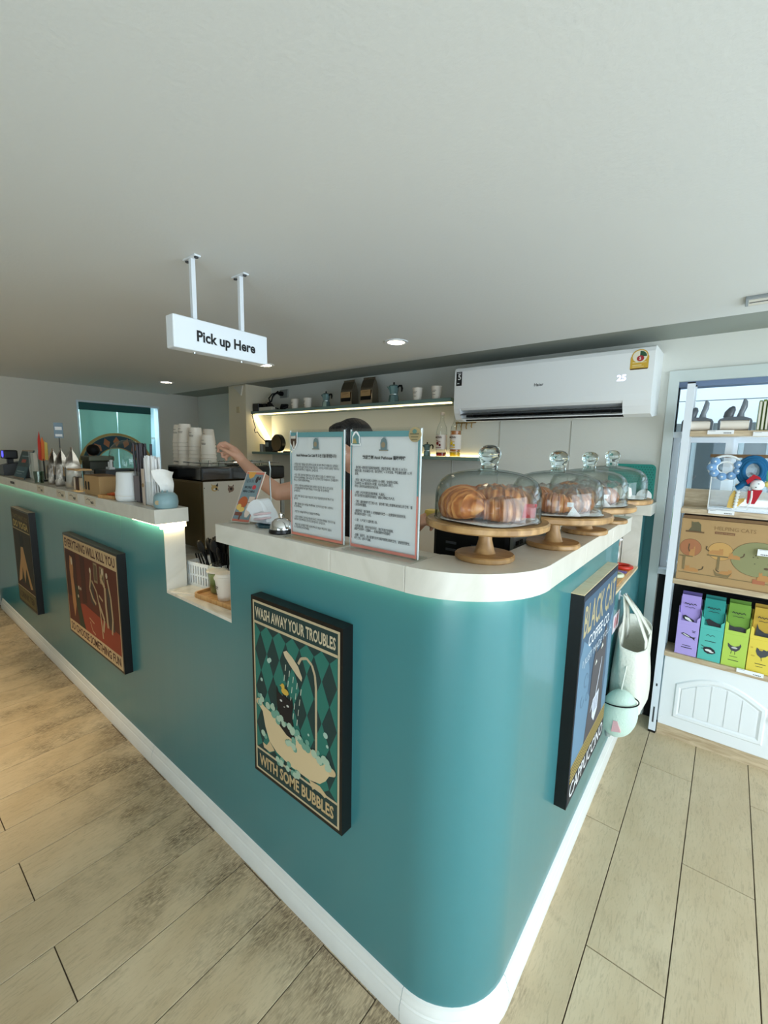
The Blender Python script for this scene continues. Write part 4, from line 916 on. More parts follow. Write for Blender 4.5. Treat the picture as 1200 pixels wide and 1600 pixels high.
# stickers on the holders
shape(fr1, [[(.002, .296), (.007, .285), (.026, .287), (.034, .299), (.033, .266), (.026, .254), (.019, .247), (.011, .254), (.003, .266)]], M['paper'], n1, 'cat_sticker', .0012, .0006)
shape(fr1, [[(.004, .292), (.009, .282), (.025, .284), (.031, .294), (.0305, .268), (.024, .256), (.019, .25), (.013, .256), (.0055, .268)]], F((70, 50, 36)), n1, 'cat_face', .0019)
shape(fr1, [rect(.008, .279, .027, .286), [(.018, .272), (.021, .272), (.023, .255), (.019, .252), (.016, .257)]], F((206, 198, 184)), n1, 'cat_blaze', .0023)
shape(fr2, [[(.004, .262), (.036, .262), (.036, .267), (.032, .268), (.032, .285), (.026, .294), (.020, .297), (.013, .294), (.008, .285), (.008, .268), (.004, .267)]], M['paper'], n2, 'house_sticker', .0012, .0006)
shape(fr2, [[(.007, .2645), (.034, .2645), (.034, .266), (.030, .267), (.030, .283), (.020, .293), (.011, .283), (.011, .267), (.007, .266)]], F((96, 134, 134)), n2, 'house_print', .0019)
shape(fr2, [[(.010, .267), (.024, .267), (.018, .280), (.012, .277)]], F((166, 150, 96)), n2, 'house_detail', .0023)
MB().lathe([(.0, .003), (.0165, .003), (.0165, 0)], (.196, -.0055, .287), 24, 'Y').build('round_badge', F((168, 150, 110)), n2)
shape(((0, -.0062, 0), XP, ZP, -YP), [rect(.184, .287, .208, .290), rect(.186, .281, .206, .283), rect(.188, .275, .204, .277)], F((110, 104, 74)), n2, 'badge_print', 0)
shape(((0, -.0062, 0), XP, ZP, -YP), [oval(.196, .294, .006, .005, 8)], F((90, 130, 120)), n2, 'badge_print', .0003)

mc = thing('menu_card', 'tilted acrylic menu card with toast and drink picture beside the bell', 'menu card', (-1.298, .80, 1.2505), radians(16))
tv = Vector((.03, .055, .165)).normalized()  # leaning back
U_ = XP; V_ = Vector((.20, .26, .94)).normalized(); N_ = U_.cross(V_).normalized()
if N_.y > 0: N_ = -N_
MB().prism(rect(0, 0, .075, .178), (0, 0, .004), U_, V_, -N_, .003).build('acrylic_back', M['offwhite'], mc)
MB().prism(rect(0, 0, .075, .008), (0, -.012, 0), U_, Vector((0, .0, 1)), YP, .05).build('foot', M['acryl'], mc)
frm = (Vector((0, 0, .004)), U_, V_, N_)
shape(frm, [rect(.002, .002, .073, .176)], F((196, 112, 92)), mc, 'border_print', .0002)
shape(frm, [rect(.003, .010, .071, .168)], F((112, 130, 134)), mc, 'background_print', .0006)
shape(frm, [[(.010, .176), (.04, .176), (.034, .158), (.022, .152), (.014, .160)]], F((206, 150, 70)), mc, 'blossom_print', .0010)
shape(frm, [oval(.052, .150, .006, .012, 9), oval(.062, .154, .004, .006, 8)], F((60, 44, 42)), mc, 'coffee_bean_print', .0010)
text('NEW IN', frm, .010, .138, w=.030, h=.012, material=F((66, 76, 82)), parent=mc, layer=.0012)
text('MORE', frm, .012, .118, w=.028, h=.009, material=F((40, 44, 50)), parent=mc, layer=.0012, offset=.03)
text('MENU COMING', frm, .010, .104, w=.048, h=.008, material=F((40, 44, 50)), parent=mc, layer=.0012, offset=.03)
shape(frm, [oval(.050, .123, .008, .008, 10)], F((190, 60, 66)), mc, 'red_badge_print', .0010)
shape(frm, [oval(.024, .068, .019, .022, 12)], F((168, 84, 44)), mc, 'toast_print', .0010)
shape(frm, [oval(.014, .052, .010, .011, 9), oval(.028, .044, .012, .009, 9)], F((208, 172, 92)), mc, 'banana_print', .0014)
shape(frm, [rect(.006, .022, .036, .034), rect(.026, .008, .032, .022)], F((108, 62, 48)), mc, 'cake_stand_print', .0012)
shape(frm, [[(.044, .09), (.068, .09), (.066, .03), (.060, .018), (.050, .018), (.045, .03)]], F((206, 186, 170)), mc, 'cup_print', .0014)
shape(frm, [rect(.045, .068, .067, .070), rect(.046, .052, .066, .054)], F((120, 100, 92)), mc, 'cup_line_print', .0018)

bl = thing('call_bell', 'shiny chrome counter bell with black base beside left notice', 'bell', (-1.035, .805, 1.25))
MB().lathe([(.036, 0), (.038, .003), (.037, .011), (.034, .013)], n=32).build('base', M['black'], bl, smooth=40)
MB().lathe([(.0345, .013), (.0335, .022), (.029, .033), (.020, .042), (.008, .046), (0, .047)], n=32, closed=False).build('dome', M['chrome'], bl, smooth=60)
MB().lathe([(.003, .046), (.003, .053), (.008, .054), (.008, .058), (.002, .060), (0, .06)], n=14, closed=False).build('button', M['chrome'], bl, smooth=40)
bs = tag(MB().lathe([(0, .003), (.038, .003), (.046, .008), (.048, .008), (.040, 0), (0, 0)], n=28, closed=False).build('blue_saucer', mat('teal_glaze', (74, 110, 122), .2), loc=(-1.145, .846, 1.25), smooth=40), 'dark blue-grey saucer under the folded white cloth', 'saucer')
cl = []
for i in range(13):
    u = i / 12
    cl.append([( -.056 + .112 * u + .004 * sin(9 * v), (-.030 + .06 * v) + .003 * sin(12 * u), .004 + (.072 * (sin(pi * min(1, u * 1.12 + .02)) ** .6)) * (1 - .42 * v ** 2) + .003 * sin(14 * u + 5 * v)) for v in [j / 8 for j in range(9)]])
cf = []
cw = thing('folded_cloth', 'white folded cloth with pink stripes beside the menu card', 'cloth', (-1.20, .862, 1.2585), radians(8))
wc = mat('white_cotton', (232, 234, 236), .9, bump=.2, bscale=60)
MB().grid(cl).build('upper_fold', wc, cw, smooth=60)
P_ = [(r[0][0], r[0][2]) for r in cl]
MB().prism([(x_, z_) for x_, z_ in P_] + [(.056, 0), (-.056, 0)], (0, -.030, 0), XP, ZP, YP, .05).build('front_fold', wc, cw)
for k in range(3):
    MB().tube([(-.01, -.034, .010 + .008 * k), (.03, -.040, .016 + .008 * k), (.062, -.030, .022 + .008 * k)], [.003, .005, .003], 6).build('pink_hem', mat('pale_pink_hem_%d' % k, (222, 196, 198) if k != 1 else (240, 240, 242), .9), cw, smooth=60)
tag(MB().tube([(-1.189, .886, 1.262), (-1.196, .888, 1.33), (-1.205, .892, 1.40), (-1.212, .90, 1.43), (-1.213, .896, 1.457)], .0024, 8).build('paper_straw', M['alu']), 'thin bent silver straw standing behind the bell', 'straw')

# ------------------------------------------------------------ pick-up hatch: basket, tray, drinks
bk = thing('cutlery_basket', 'white slotted plastic basket holding black cutlery in the hatch', 'basket', (-1.715, .965, .905), radians(8))
def wall_slots(mb, U, O, L_):
    O = Vector(O); n = max(2, int(L_ / .016)); p = L_ / n
    N = U.cross(ZP)
    def bar(u0, u1, z0, z1): mb.prism(rect(u0, z0, u1, z1), O, U, ZP, N, .003)
    bar(0, L_, 0, .012); bar(0, L_, .046, .054); bar(0, L_, .090, .105)
    for i in range(n + 1):
        c = i * p; bar(max(0, c - .0045), min(L_, c + .0045), .012, .046); bar(max(0, c - .0045), min(L_, c + .0045), .054, .090)
wb_ = MB(); a_, c_ = .20, .11
wall_slots(wb_, XP, (-a_ / 2, -c_ / 2, 0), a_); wall_slots(wb_, -XP, (a_ / 2, c_ / 2, 0), a_); wall_slots(wb_, YP, (a_ / 2, -c_ / 2, 0), c_); wall_slots(wb_, -YP, (-a_ / 2, c_ / 2, 0), c_)
wb_.build('basket_wall', M['white'], bk, weld=False)
MB().box(-a_ / 2, a_ / 2, -c_ / 2, c_ / 2, 0, .003).build('basket_floor', M['white'], bk)
MB().box(-.002, .002, -c_ / 2, c_ / 2, .003, .095).build('divider', M['white'], bk)
spoon0 = None
random.seed(21)
def spoon_mesh():
    mb = MB(); mb.tube([(0, 0, 0), (0, 0, .06), (.001, 0, .11), (0, 0, .125)], [.003, .003, .0045, .006], 8)
    mb.ell((0, 0, .145), .014, .006, .024, 12, 8); return mb
for i in range(26):
    lab = 'black plastic spoon standing in the white basket'
    if spoon0 is None:
        spoon0 = tag(spoon_mesh().build('spoon', M['blackm'], smooth=60), lab, 'spoon', 'black plastic spoons in the basket'); o = spoon0
    else: o = spoon0.copy(); COL.objects.link(o)
    u = i / 25
    o.location = (-1.69 + .055 * random.random(), .955 + .04 * random.random(), .911); o.scale = (1.3, 1.3, 1.25)
    o.rotation_euler = (random.uniform(-.15, .15), radians(-26 + 52 * u), random.uniform(-.6, .6))
for i in range(3):
    o = tag(MB().tube([(0, 0, 0), (0, 0, .13)], .0035, 8).build('stirrer', M['blackm']), 'thin black stirrer at left side of the white basket', 'stirrer', 'black stirrers in the basket')
    o.location = (-1.785 + .012 * i, .955 + .01 * i, .911); o.rotation_euler = (.1 * i, radians(-28 + 7 * i), 0)
o = tag(MB().tube([(0, 0, 0), (0, 0, .15)], .004, 8).build('stirrer', M['blackm'], loc=(-1.745, .95, .911)), 'black stirrer standing upright alone in the basket', 'stirrer'); o.rotation_euler = (0, .02, 0)
ty = thing('wooden_tray', 'small light wooden tray carrying two drinks in the hatch', 'tray', (-1.495, .905, .905), radians(4))
MB().prism(rrect(-.15, -.07, .15, .07, .03, 5), (0, 0, 0), XP, YP, ZP, .006).build('tray_base', M['bamboo'], ty)
rim_o = rrect(-.15, -.07, .15, .07, .03, 5); rim_i = rrect(-.142, -.062, .142, .062, .024, 5); k = len(rim_o)
rm = MB(); rm.add([(x, y, z) for P, z in ((rim_o, .004), (rim_o, .017), (rim_i, .017), (rim_i, .0062)) for x, y in P], [(r * k + i, r * k + (i + 1) % k, (r + 1) * k + (i + 1) % k, (r + 1) * k + i) for r in range(3) for i in range(k)])
rm.build('tray_rim', M['bamboo'], ty)
gc = thing('iced_drink', 'clear plastic cup of iced green tea with domed lid on the tray', 'drink', (-1.595, .912, .9115))
MB().lathe([(.026, 0), (.0275, .002), (.038, .088), (.0395, .09)], n=28, closed=False).build('cup_wall', M['glasst'], gc, smooth=50)
gm, gnt, gb = nodes_mat('green_tea_gradient'); tcg = gnt.nodes.new('ShaderNodeTexCoord'); sg_ = gnt.nodes.new('ShaderNodeSeparateXYZ'); rg = gnt.nodes.new('ShaderNodeValToRGB'); mrg = gnt.nodes.new('ShaderNodeMapRange')
mrg.inputs['From Max'].default_value = .085; gnt.links.new(tcg.outputs['Object'], sg_.inputs[0]); gnt.links.new(sg_.outputs['Z'], mrg.inputs['Value']); gnt.links.new(mrg.outputs[0], rg.inputs[0]); gnt.links.new(rg.outputs[0], gb.inputs['Base Color'])
e_ = rg.color_ramp.elements; e_[0].color = lin((150, 150, 96)) + (1,); e_[0].position = .05; e_[1].color = lin((150, 164, 110)) + (1,); e_[1].position = .9; q_ = e_.new(.4); q_.color = lin((74, 96, 44)) + (1,); inp(gb, 'Roughness', .2)
MB().lathe([(0, .003), (.0255, .003), (.0365, .084), (0, .084)], n=28, closed=False).build('tea', gm, gc, smooth=40)
for i in range(4): MB().obox((.018 * cos(i * 1.7), .018 * sin(i * 1.7), .086), (.009, .003, .002), (-.003, .009, 0), (0, .002, .007)).build('ice_cube', mat('ice_%d' % i, (196, 206, 170), .1), gc)
MB().lathe([(.0405, .088), (.041, .094), (.036, .098), (.034, .106), (.030, .118), (.020, .124), (.010, .125)], n=28, closed=False).build('dome_lid', M['glasst'], gc, smooth=50)
MB().lathe([(.0395, .088), (.042, .089), (.042, .094), (.0395, .095)], n=28).build('lid_rim', M['cup'], gc, smooth=40)
hc = thing('takeaway_cup', 'white paper hot drink cup with white lid at front of the tray', 'cup', (-1.495, .885, .9115))
paper_cup(.036, .0265, .086).build('cup_body', M['cup'], hc, smooth=50)
MB().lathe([(.0385, .084), (.0395, .090), (.0385, .094), (.035, .096), (.033, .106), (.028, .108), (0, .106)], n=24, closed=False).build('lid', M['cup'], hc, smooth=40)
shape(((0, -.0335, .02), XP, ZP, -YP), [rect(-.014, .037, .012, .040), rect(-.014, .030, .010, .033), rect(-.008, .008, .008, .010)], F((90, 84, 78)), hc, 'cup_print', .0015)
tag(MB().obox((-1.63, .842, .907), (.115, .05, .0), (-.002, .004, 0), (0, 0, .0022)).build('wooden_stick', M['cup']), 'pale wooden drink stick lying across the marble in the hatch', 'stick')

# ------------------------------------------------------------ items on the left bar top
tc_ = thing('tissue_holder', 'pale blue cat bowl tissue holder at right end of left bar', 'tissue holder', (-1.80, .815, 1.25), radians(38))
blu = mat('blue_glaze', (136, 166, 172), .3, var=.1, scale=20)
MB().lathe([(.040, 0), (.045, .004), (.0475, .026), (.044, .050), (.034, .062), (.022, .064)], n=28).build('bowl', blu, tc_, smooth=50)
MB().lathe([(0, .002), (.009, .001), (.009, 0)], (-.012, -.0465, .026), 14, 'Y').build('emblem', F((176, 156, 120)), tc_)
for s in (-1, 1): MB().lathe([(.007, .0), (0, .014)], (s * .01, -.005, .062), 8).build('ear', blu, tc_)
tg_ = [[(-.044 + .088 * u + (.006 * sin(6 * v_)), -.012 + .024 * sin(u * 3) + .004 * sin(9 * v_ + 3 * u),   .062 + .092 * v_ + .005 * sin(5 * u)) for u in [((j / 10 - .5) * (.55 + .5 * v_) + .5) for j in range(11)]] for v_ in [i / 8 for i in range(9)]]
tt = MB().grid(tg_).build('tissue', M['tissue'], tc_, smooth=60)
tg2 = [[(p[0] * .8, p[1] + .014, p[2] - .006) for p in row] for row in tg_]; MB().grid(tg2).build('tissue', M['tissue'], tc_, smooth=60)
sh_ = thing('straw_holder', 'clear holder packed with white wrapped straws beside tissue holder', 'straw holder', (-1.915, .825, 1.25))
MB().box(-.048, .045, -.032, .032, 0, .1).build('clear_box', M['acryl'], sh_)
MB().box(-.046, -.022, -.0345, -.0325, .0, .155).build('label_strip', F((204, 186, 170)), sh_)
MB().lathe([(0, .001), (.009, .001), (.009, 0)], (-.034, -.0353, .085), 12, 'Y').build('label_emblem', F((150, 120, 80)), sh_)
st0 = None; random.seed(4)
for i in range(34):
    if st0 is None: st0 = tag(MB().cyl((0, 0, 0), .0042, .205, 8).build('wrapped_straw', M['paper']), 'white paper wrapped straw standing in the clear holder', 'straw', 'white wrapped straws'); o = st0
    else: o = st0.copy(); COL.objects.link(o)
    o.location = (-1.915 - .040 + .0105 * (i % 8) + random.uniform(-.002, .002), .825 - .024 + .0115 * (i // 8), 1.252)
    o.rotation_euler = (random.uniform(-.03, .03), random.uniform(-.035, .035), 0); o.scale = (1, 1, random.uniform(.96, 1.03))
dh = thing('straw_holder', 'tall clear holder with dark wrapped straws behind the white canister', 'straw holder', (-2.035, .83, 1.25))
MB().box(-.03, .03, -.03, .03, 0, .14).build('clear_box', M['acryl'], dh)
MB().box(-.029, .029, -.0315, -.0305, .01, .12).build('grey_label', F((112, 104, 108)), dh)
dk = mat('dark_film', (52, 44, 50), .35); st1 = None
for i in range(16):
    if st1 is None: st1 = tag(MB().cyl((0, 0, 0), .0055, .25, 8).build('dark_straw', dk), 'dark wrapped wide straw standing in the tall clear holder', 'straw', 'dark wrapped straws'); o = st1
    else: o = st1.copy(); COL.objects.link(o)
    o.location = (-2.035 - .021 + .014 * (i % 4), .83 - .021 + .014 * (i // 4), 1.252); o.rotation_euler = (random.uniform(-.03, .03), random.uniform(-.04, .04), 0)
    o.scale = (1, 1, random.uniform(.97, 1.05))
wcn = thing('tissue_canister', 'white round plastic tissue canister on the left bar', 'canister', (-2.145, .815, 1.25))
MB().lathe([(.052, 0), (.058, .004), (.062, .016), (.062, .036), (.0605, .040), (.060, .044), (.056, .085), (.054, .128), (.052, .132), (0, .132)], n=36).build('canister_body', M['white'], wcn, smooth=40)
MB().lathe([(.0622, .026), (.0628, .027), (.0622, .028)], n=36, closed=False).build('seam_ring', M['offwhite'], wcn)
MB().prism([(-.0, .0), (.012, .006), (.012, .03), (0, .036)], (-.066, -.006, .040), XP, ZP, YP, .012).build('side_tab', M['white'], wcn)
wt = thing('snack_tray', 'small wooden tray with orange packets left of white canister', 'tray', (-2.30, .80, 1.25), radians(12))
MB().box(-.065, .065, -.04, .04, 0, .008, bev=.002).build('tray_base', M['bamboo'], wt)
MB().box(-.065, .065, -.04, -.036, .008, .016).box(-.065, .065, .036, .04, .008, .016).box(-.065, -.061, -.036, .036, .008, .016).box(.061, .065, -.036, .036, .008, .016).build('tray_rim', M['bamboo'], wt)
for i in range(3):
    o = tag(MB().obox((0, 0, 0), (.03, 0, .0), (0, .014, 0), (0, 0, .003)).build('sauce_packet', F([(214, 92, 40), (222, 110, 52), (226, 206, 178)][i]), loc=(-2.32 + .028 * i, .80 + .012 * i, 1.2665 + .0065 * i)), '%s sauce packet on the small wooden tray' % ['lowest orange', 'second orange', 'pale cream'][i], 'packet', 'sauce packets'); o.rotation_euler = (0, 0, .4 * i)
cb_ = thing('cardboard_box', 'open brown cardboard box left of the small snack tray', 'box', (-2.50, .82, 1.25))
MB().box(-.105, .105, -.05, .05, 0, .098, bev=.002).build('box_body', M['kraft'], cb_)
for s in (-1, 1): MB().prism(rrect(-.010, -.022, .010, .022, .008, 4), (s * .02 - .06, -.0503, .045), XP, ZP, -YP, .0006).build('print_mark', M['blackm'], cb_)
MB().obox((-.0, 0, .0995), (.104, 0, 0), (0, .049, 0), (0, 0, .001)).build('flap', M['kraftd'], cb_)
ab = thing('acrylic_box', 'clear acrylic box of small snacks in front of silver bag', 'box', (-2.80, .81, 1.25))
MB().box(-.075, .075, -.045, .045, 0, .115).build('box_wall', M['acryl'], ab)
MB().box(-.068, .068, -.038, .038, .112, .120).build('lid', M['bamboo'], ab)
random.seed(8)
for i in range(4):
    tag(MB().box(-.014, .014, -.006, .006, 0, .07, bev=.002).build('snack_pack', F([(226, 214, 196), (70, 40, 28), (60, 36, 28), (206, 190, 164)][i]), loc=(-2.845 + .03 * i, .80, 1.253)), '%s snack pack inside the clear acrylic box' % ['leftmost cream', 'left dark brown', 'right dark brown', 'rightmost pale'][i], 'snack', 'snack packs in the acrylic box')
g_ = 'silver coffee bags on the left bar'
foil_bag('rightmost tall silver coffee bag on the left bar', (-3.00, .835, 1.25), .13, .08, .235, radians(-12), g_)
foil_bag('middle silver coffee bag on the left bar', (-3.20, .835, 1.25), .13, .075, .23, radians(-12), g_)
foil_bag('leftmost silver coffee bag on the left bar beside rainbow tag', (-3.38, .84, 1.25), .13, .07, .225, radians(-12), g_)
rt = thing('rainbow_ornament', 'red orange yellow leaf shaped ornament standing behind silver bags', 'ornament', (-3.62, .845, 1.25), radians(62))
for i, c in enumerate([(196, 44, 26), (222, 110, 40), (214, 188, 96)]):
    w_ = .018
    MB().prism([(-.027 + w_ * i, .14 + .01 * abs(i - 1)), (-.027 + w_ * (i + 1), .14), (-.024 + w_ * (i + 1) * .98, .26), (-.012 + w_ * i * .8, .335 - .035 * i), (-.022 + w_ * i, .28)], (0, 0, 0), XP, ZP, YP, .006).build('stripe', F(c), rt)
MB().cyl((0, .003, .012), .004, .14, 8).lathe([(.03, 0), (.03, .012), (0, .013)], (0, .003, 0), 16).build('stand', M['black'], rt)
bc = thing('card_clip', 'blue and white card held on a thin clip stand above silver bags', 'card', (-3.30, .86, 1.25), radians(60))
MB().box(-.024, .024, 0, .002, .29, .385).build('card', F((126, 146, 160)), bc)
MB().box(-.018, .018, -.001, .0, .34, .36).box(-.018, .018, -.001, 0, .30, .315).build('card_print', M['paper'], bc)
MB().cyl((0, .001, .008), .003, .285, 8).lathe([(.028, 0), (.028, .008), (0, .009)], (0, .001, 0), 16).build('stand', M['black'], bc)
tag(MB().lathe([(0, 0), (.024, 0), (.028, .075), (.0265, .075), (.023, .004), (0, .004)], n=20, closed=False).build('green_glass', clear('green_glass', (.55, .66, .58), (.2, .3, .24), .1, .7), loc=(-3.50, .785, 1.25), smooth=50), 'small dark green glass in front of leftmost silver bag', 'glass')
ah = thing('leaflet_holder', 'clear acrylic leaflet holder between silver bags and blue menu stand', 'holder', (-3.72, .83, 1.25))
MB().box(-.06, .05, -.03, -.027, 0, .20).build('front_sheet', M['acryl'], ah)
MB().box(-.06, .05, .02, .023, 0, .22).build('back_sheet', M['acryl'], ah)
MB().box(-.05, -.03, -.02, .012, .002, .19).build('leaflets', M['offwhite'], ah)
bm_ = thing('menu_stand', 'dark blue-green tilted menu stand with red label at left of bar', 'menu stand', (-4.16, .78, 1.25))
V2 = Vector((0.12, .30, .95)).normalized(); N2 = XP.cross(V2).normalized(); N2 = -N2 if N2.y > 0 else N2
MB().prism(rect(0, 0, .31, .215), (0, 0, .002), XP, V2, -N2, .005).build('board', F((52, 76, 80)), bm_)
MB().prism([(0, 0), (.06, 0), (.05, .16)], (.10, .02, 0), YP, ZP, XP, .01).build('rear_foot', M['dgrey'], bm_)
frb = (Vector((0, 0, .002)), XP, V2, N2)
shape(frb, [rect(.012, .012, .298, .09)], F((62, 96, 106)), bm_, 'lower_print', .0004)
shape(frb, [rect(.09, .12, .20, .145)], F((176, 84, 70)), bm_, 'red_label', .0006)
shape(frb, [rect(.05, .05, .25, .058), rect(.05, .035, .2, .04), rect(.06, .165, .24, .172)], F((136, 160, 164)), bm_, 'fine_print', .0010)
shape(frb, [[(.012 * i, 0), (.012 * i + .006, 0), (.012 * i + .012, .010), (.012 * i + .006, .010)] for i in range(25)], F((206, 178, 150)), bm_, 'striped_edge', .0010)
shape(frb, [[(.012 * i, .205), (.012 * i + .006, .205), (.012 * i + .012, .215), (.012 * i + .006, .215)] for i in range(25)], F((206, 178, 150)), bm_, 'striped_edge', .0010)
pt = thing('payment_terminal', 'grey payment terminal with glowing blue ring at far left', 'terminal', (-4.52, .835, 1.25))
MB().prism([(0, 0), (.12, 0), (.12, .11), (0, .08)], (-.06, -.06, .0), YP, ZP, XP, .16).build('terminal_body', M['dgrey'], pt)
MB().box(-.05, .09, -.045, .04, .13, .20, bev=.01).build('head', M['black'], pt)
MB().box(.0, .03, -.02, .02, .08, .13).build('neck', M['black'], pt)
MB().lathe([(0, .004), (.022, .004), (.026, 0)], (.035, -.047, .168), 20, 'Y').build('blue_light', mat('blue_light', (60, 60, 230), .4, emit=(70, 70, 255), es=2.2), pt)
# cardboard price tags stuck to the front edge of the left bar top
for i, (x, kind) in enumerate(((-4.02, 0), (-3.33, 1), (-2.93, 2), (-2.73, 3), (-2.47, 4))):
    t = thing('price_tag', ['small dark strip label', 'handwritten paper tag under leftmost silver bag', 'handwritten paper tag under acrylic box', 'wavy handwritten paper tag under cardboard box', 'handwritten paper tag under snack tray'][i] + ' on the left bar edge', 'price tag', (x, .7495, 1.195), 0, 'tags on the edge of the left bar')
    MB().box(-.075, .075, -.001, 0, .008, .050).build('tag_paper', F((212, 200, 178)) if i else M['slab'], t)
    fr = ((0, -.0012, 0), XP, ZP, -YP)
    if i == 0: shape(fr, [rrect(-.07, .018, .05, .036, .004)], F((70, 66, 60)), t, 'dark_strip')
    else:
        random.seed(i); 
        shape(fr, strips([(-.05 + .014 * j, .036 + .004 * sin(2.3 * j + i)) for j in range(5)], .003), F((90, 80, 68)), t, 'handwriting', .0004)
        shape(fr, strips([(.01, .030), (.018, .018), (.026, .030), (.03, .016)], .004) + strips([(.036, .018), (.042, .032), (.048, .018)], .004), F((40, 36, 32)), t, 'handwriting', .0004)

# ------------------------------------------------------------ espresso machine, cups, grinder, oven
bronze = mat('bronze_side_panel', (112, 94, 62), .35, .3)
em = thing('espresso_machine', 'large espresso machine with black top and cream panel with cat stickers', 'espresso machine', (-2.41, 1.48, .905))
MB().box(-.185, .185, -.275, .27, .03, .41, bev=.006).build('body', bronze, em)
MB().box(-.20, .19, -.28, .28, .41, .49, bev=.010).build('top_housing', mat('gloss_black', (10, 10, 11), .12, coat=.5), em)
MB().box(.184, .192, -.272, .24, .045, .408, bev=.003).build('cream_panel', M['offwhite'], em)
MB().box(.184, .194, .245, .27, .045, .408).build('end_strip', M['alu'], em)
MB().box(-.17, .17, -.279, -.276, .05, .4, bev=.001).build('side_panel', bronze, em)
MB().tube([(-.17, -.25, .51), (.17, -.25, .51), (.17, .25, .51), (-.17, .25, .51)], .004, 8, closed=True).build('cup_rail', M['chrome'], em)
for x, y in ((-.16, -.24), (.16, -.24), (-.16, .24), (.16, .24)): MB().cyl((x, y, .0), .018, .032, 12).build('foot', M['black'], em)
fe = ((.192, -.28, 0), YP, ZP, XP)
shape(fe, [oval(.072, .372, .020, .018, 14), [(.055, .385), (.052, .397), (.064, .388)]], F((212, 178, 116)), em, 'cat_sticker', .0006)
shape(fe, [[(.078, .384), (.092, .402), (.093, .380)], oval(.082, .368, .006, .007, 8), [(.088, .362), (.095, .355), (.093, .366)]], F((34, 28, 26)), em, 'cat_sticker_marks', .0012)
shape(fe, [oval(.072, .366, .008, .006, 8)], F((238, 232, 220)), em, 'cat_sticker_muzzle', .0010)
shape(fe, [oval(.172, .362, .020, .017, 12), [(.155, .374), (.156, .388), (.166, .378)], [(.180, .378), (.190, .388), (.190, .374)], rect(.158, .342, .168, .35)], F((142, 116, 100)), em, 'cat_sticker', .0006)
shape(fe, [oval(.173, .363, .009, .008, 8), [(.158, .376), (.158, .384), (.163, .378)], [(.183, .378), (.188, .384), (.188, .376)]], F((50, 36, 34)), em, 'cat_sticker_marks', .0012)
shape(fe, [oval(.012, .375, .003, .003, 8)], F((30, 30, 30)), em, 'screw', .0006)
cols = [((-2.64, 1.30), 7, 'back left stack on espresso machine', 1.10), ((-2.50, 1.262), 7, 'front left stack on espresso machine', 1.0),
        ((-2.405, 1.275), 6, 'middle stack on espresso machine', 1.0), ((-2.525, 1.42), 6, 'rear stack behind middle stack', 1.0), ((-2.30, 1.29), 4, 'short right stack near reaching hand', 1.0)]
cup0 = None
for (x, y), n, lab, s in cols:
    for i in range(n):
        pos = ['lowest', 'second from below', 'third from below', 'fourth from below', 'fifth from below', 'sixth from below', 'seventh from below'][i] if i < n - 1 else 'topmost'
        l = 'upturned cup, %s in %s' % (pos, lab)
        if cup0 is None:
            cup0 = thing('paper_cup', l, 'cup', (x, y, 1.395), 0, 'upturned paper cups on the espresso machine')
            paper_cup(.043, .031, .104, inv=True).build('cup_body', M['cup'], cup0, smooth=50)
            frq = ((0, -.0375, 0), XP, ZP, -YP); shape(frq, [rect(-.018, .078, -.004, .0805), rect(-.020, .062, .006, .0645), rect(-.018, .056, .004, .0585)], F((120, 108, 96)), cup0, 'cup_print', .0004)
        else:
            c = dup(cup0, (x + random.uniform(-.0015, .0015), y, 1.395 + .0215 * i), .6 if i == n - 1 else 2.6 + i * .3, l)
gl0 = None
for i in range(7):
    l = '%s small glass along the espresso machine top' % ['nearest', 'second', 'third', 'fourth', 'fifth', 'sixth', 'farthest'][i]
    x, y = (-2.29 + .012 * (i % 2) + .008 * i, 1.215 + .0 * i) if False else (-2.262, 1.235 + .062 * i + .0)
    if i < 2: x = -2.25
    if gl0 is None: gl0 = tag(MB().lathe([(0, 0), (.020, 0), (.027, .034), (.0255, .034), (.019, .004), (0, .004)], n=20, closed=False).build('espresso_glass', M['glasst'], loc=(x, y, 1.396), smooth=40), l, 'glass', 'small glasses on the espresso machine')
    else: o = gl0.copy(); COL.objects.link(o); o.location = (x, y + (.03 if i > 1 else 0), 1.396); o['label'] = l
for i, (x, y) in enumerate(((-2.235, 1.50), (-2.30, 1.44))):
    tag(MB().lathe([(.034, 0), (.042, .004), (.046, .012), (.044, .010), (.034, .002)], n=24).build('metal_saucer', M['chrome'], loc=(x, y, 1.396), smooth=40), '%s shiny metal saucer near the reaching hand' % ('outer', 'inner')[i], 'saucer')
gr = thing('coffee_grinder', 'dark coffee grinder with clear domed hopper behind white canister', 'grinder', (-2.90, 1.06, .905))
MB().box(-.07, .09, -.09, .10, .0, .40, bev=.012).build('grinder_body', M['black'], gr)
MB().box(-.05, .12, -.13, .0, .40, .455, bev=.006).build('front_block', M['dgrey'], gr)
MB().lathe([(.098, .455), (.100, .47), (.099, .54), (.088, .585), (.06, .615), (.025, .628), (0, .63)], (0.02, .03, 0), 28, closed=False).build('hopper', M['glasst'], gr, smooth=60)
MB().lathe([(.07, .395), (.10, .44), (.102, .456), (0, .457)], (.02, .03, 0), 28, closed=False).build('hopper_collar', M['black'], gr, smooth=40)
tag(MB().box(-.03, .03, -.015, .015, 0, .014, bev=.002).cyl((-.015, 0, .014), .007, .03, 10).cyl((.015, 0, .014), .007, .035, 10).lathe([(.009, .046), (.009, .055), (0, .057)], (.015, 0, 0), 10).build('white_ornament', M['white'], loc=(-2.862, .985, 1.3605)), 'small white two-pronged piece standing on the grinder above canister', 'ornament')
bn = thing('bean_bin', 'tall dark olive bin with lid behind the cardboard box', 'bin', (-3.07, .985, .905))
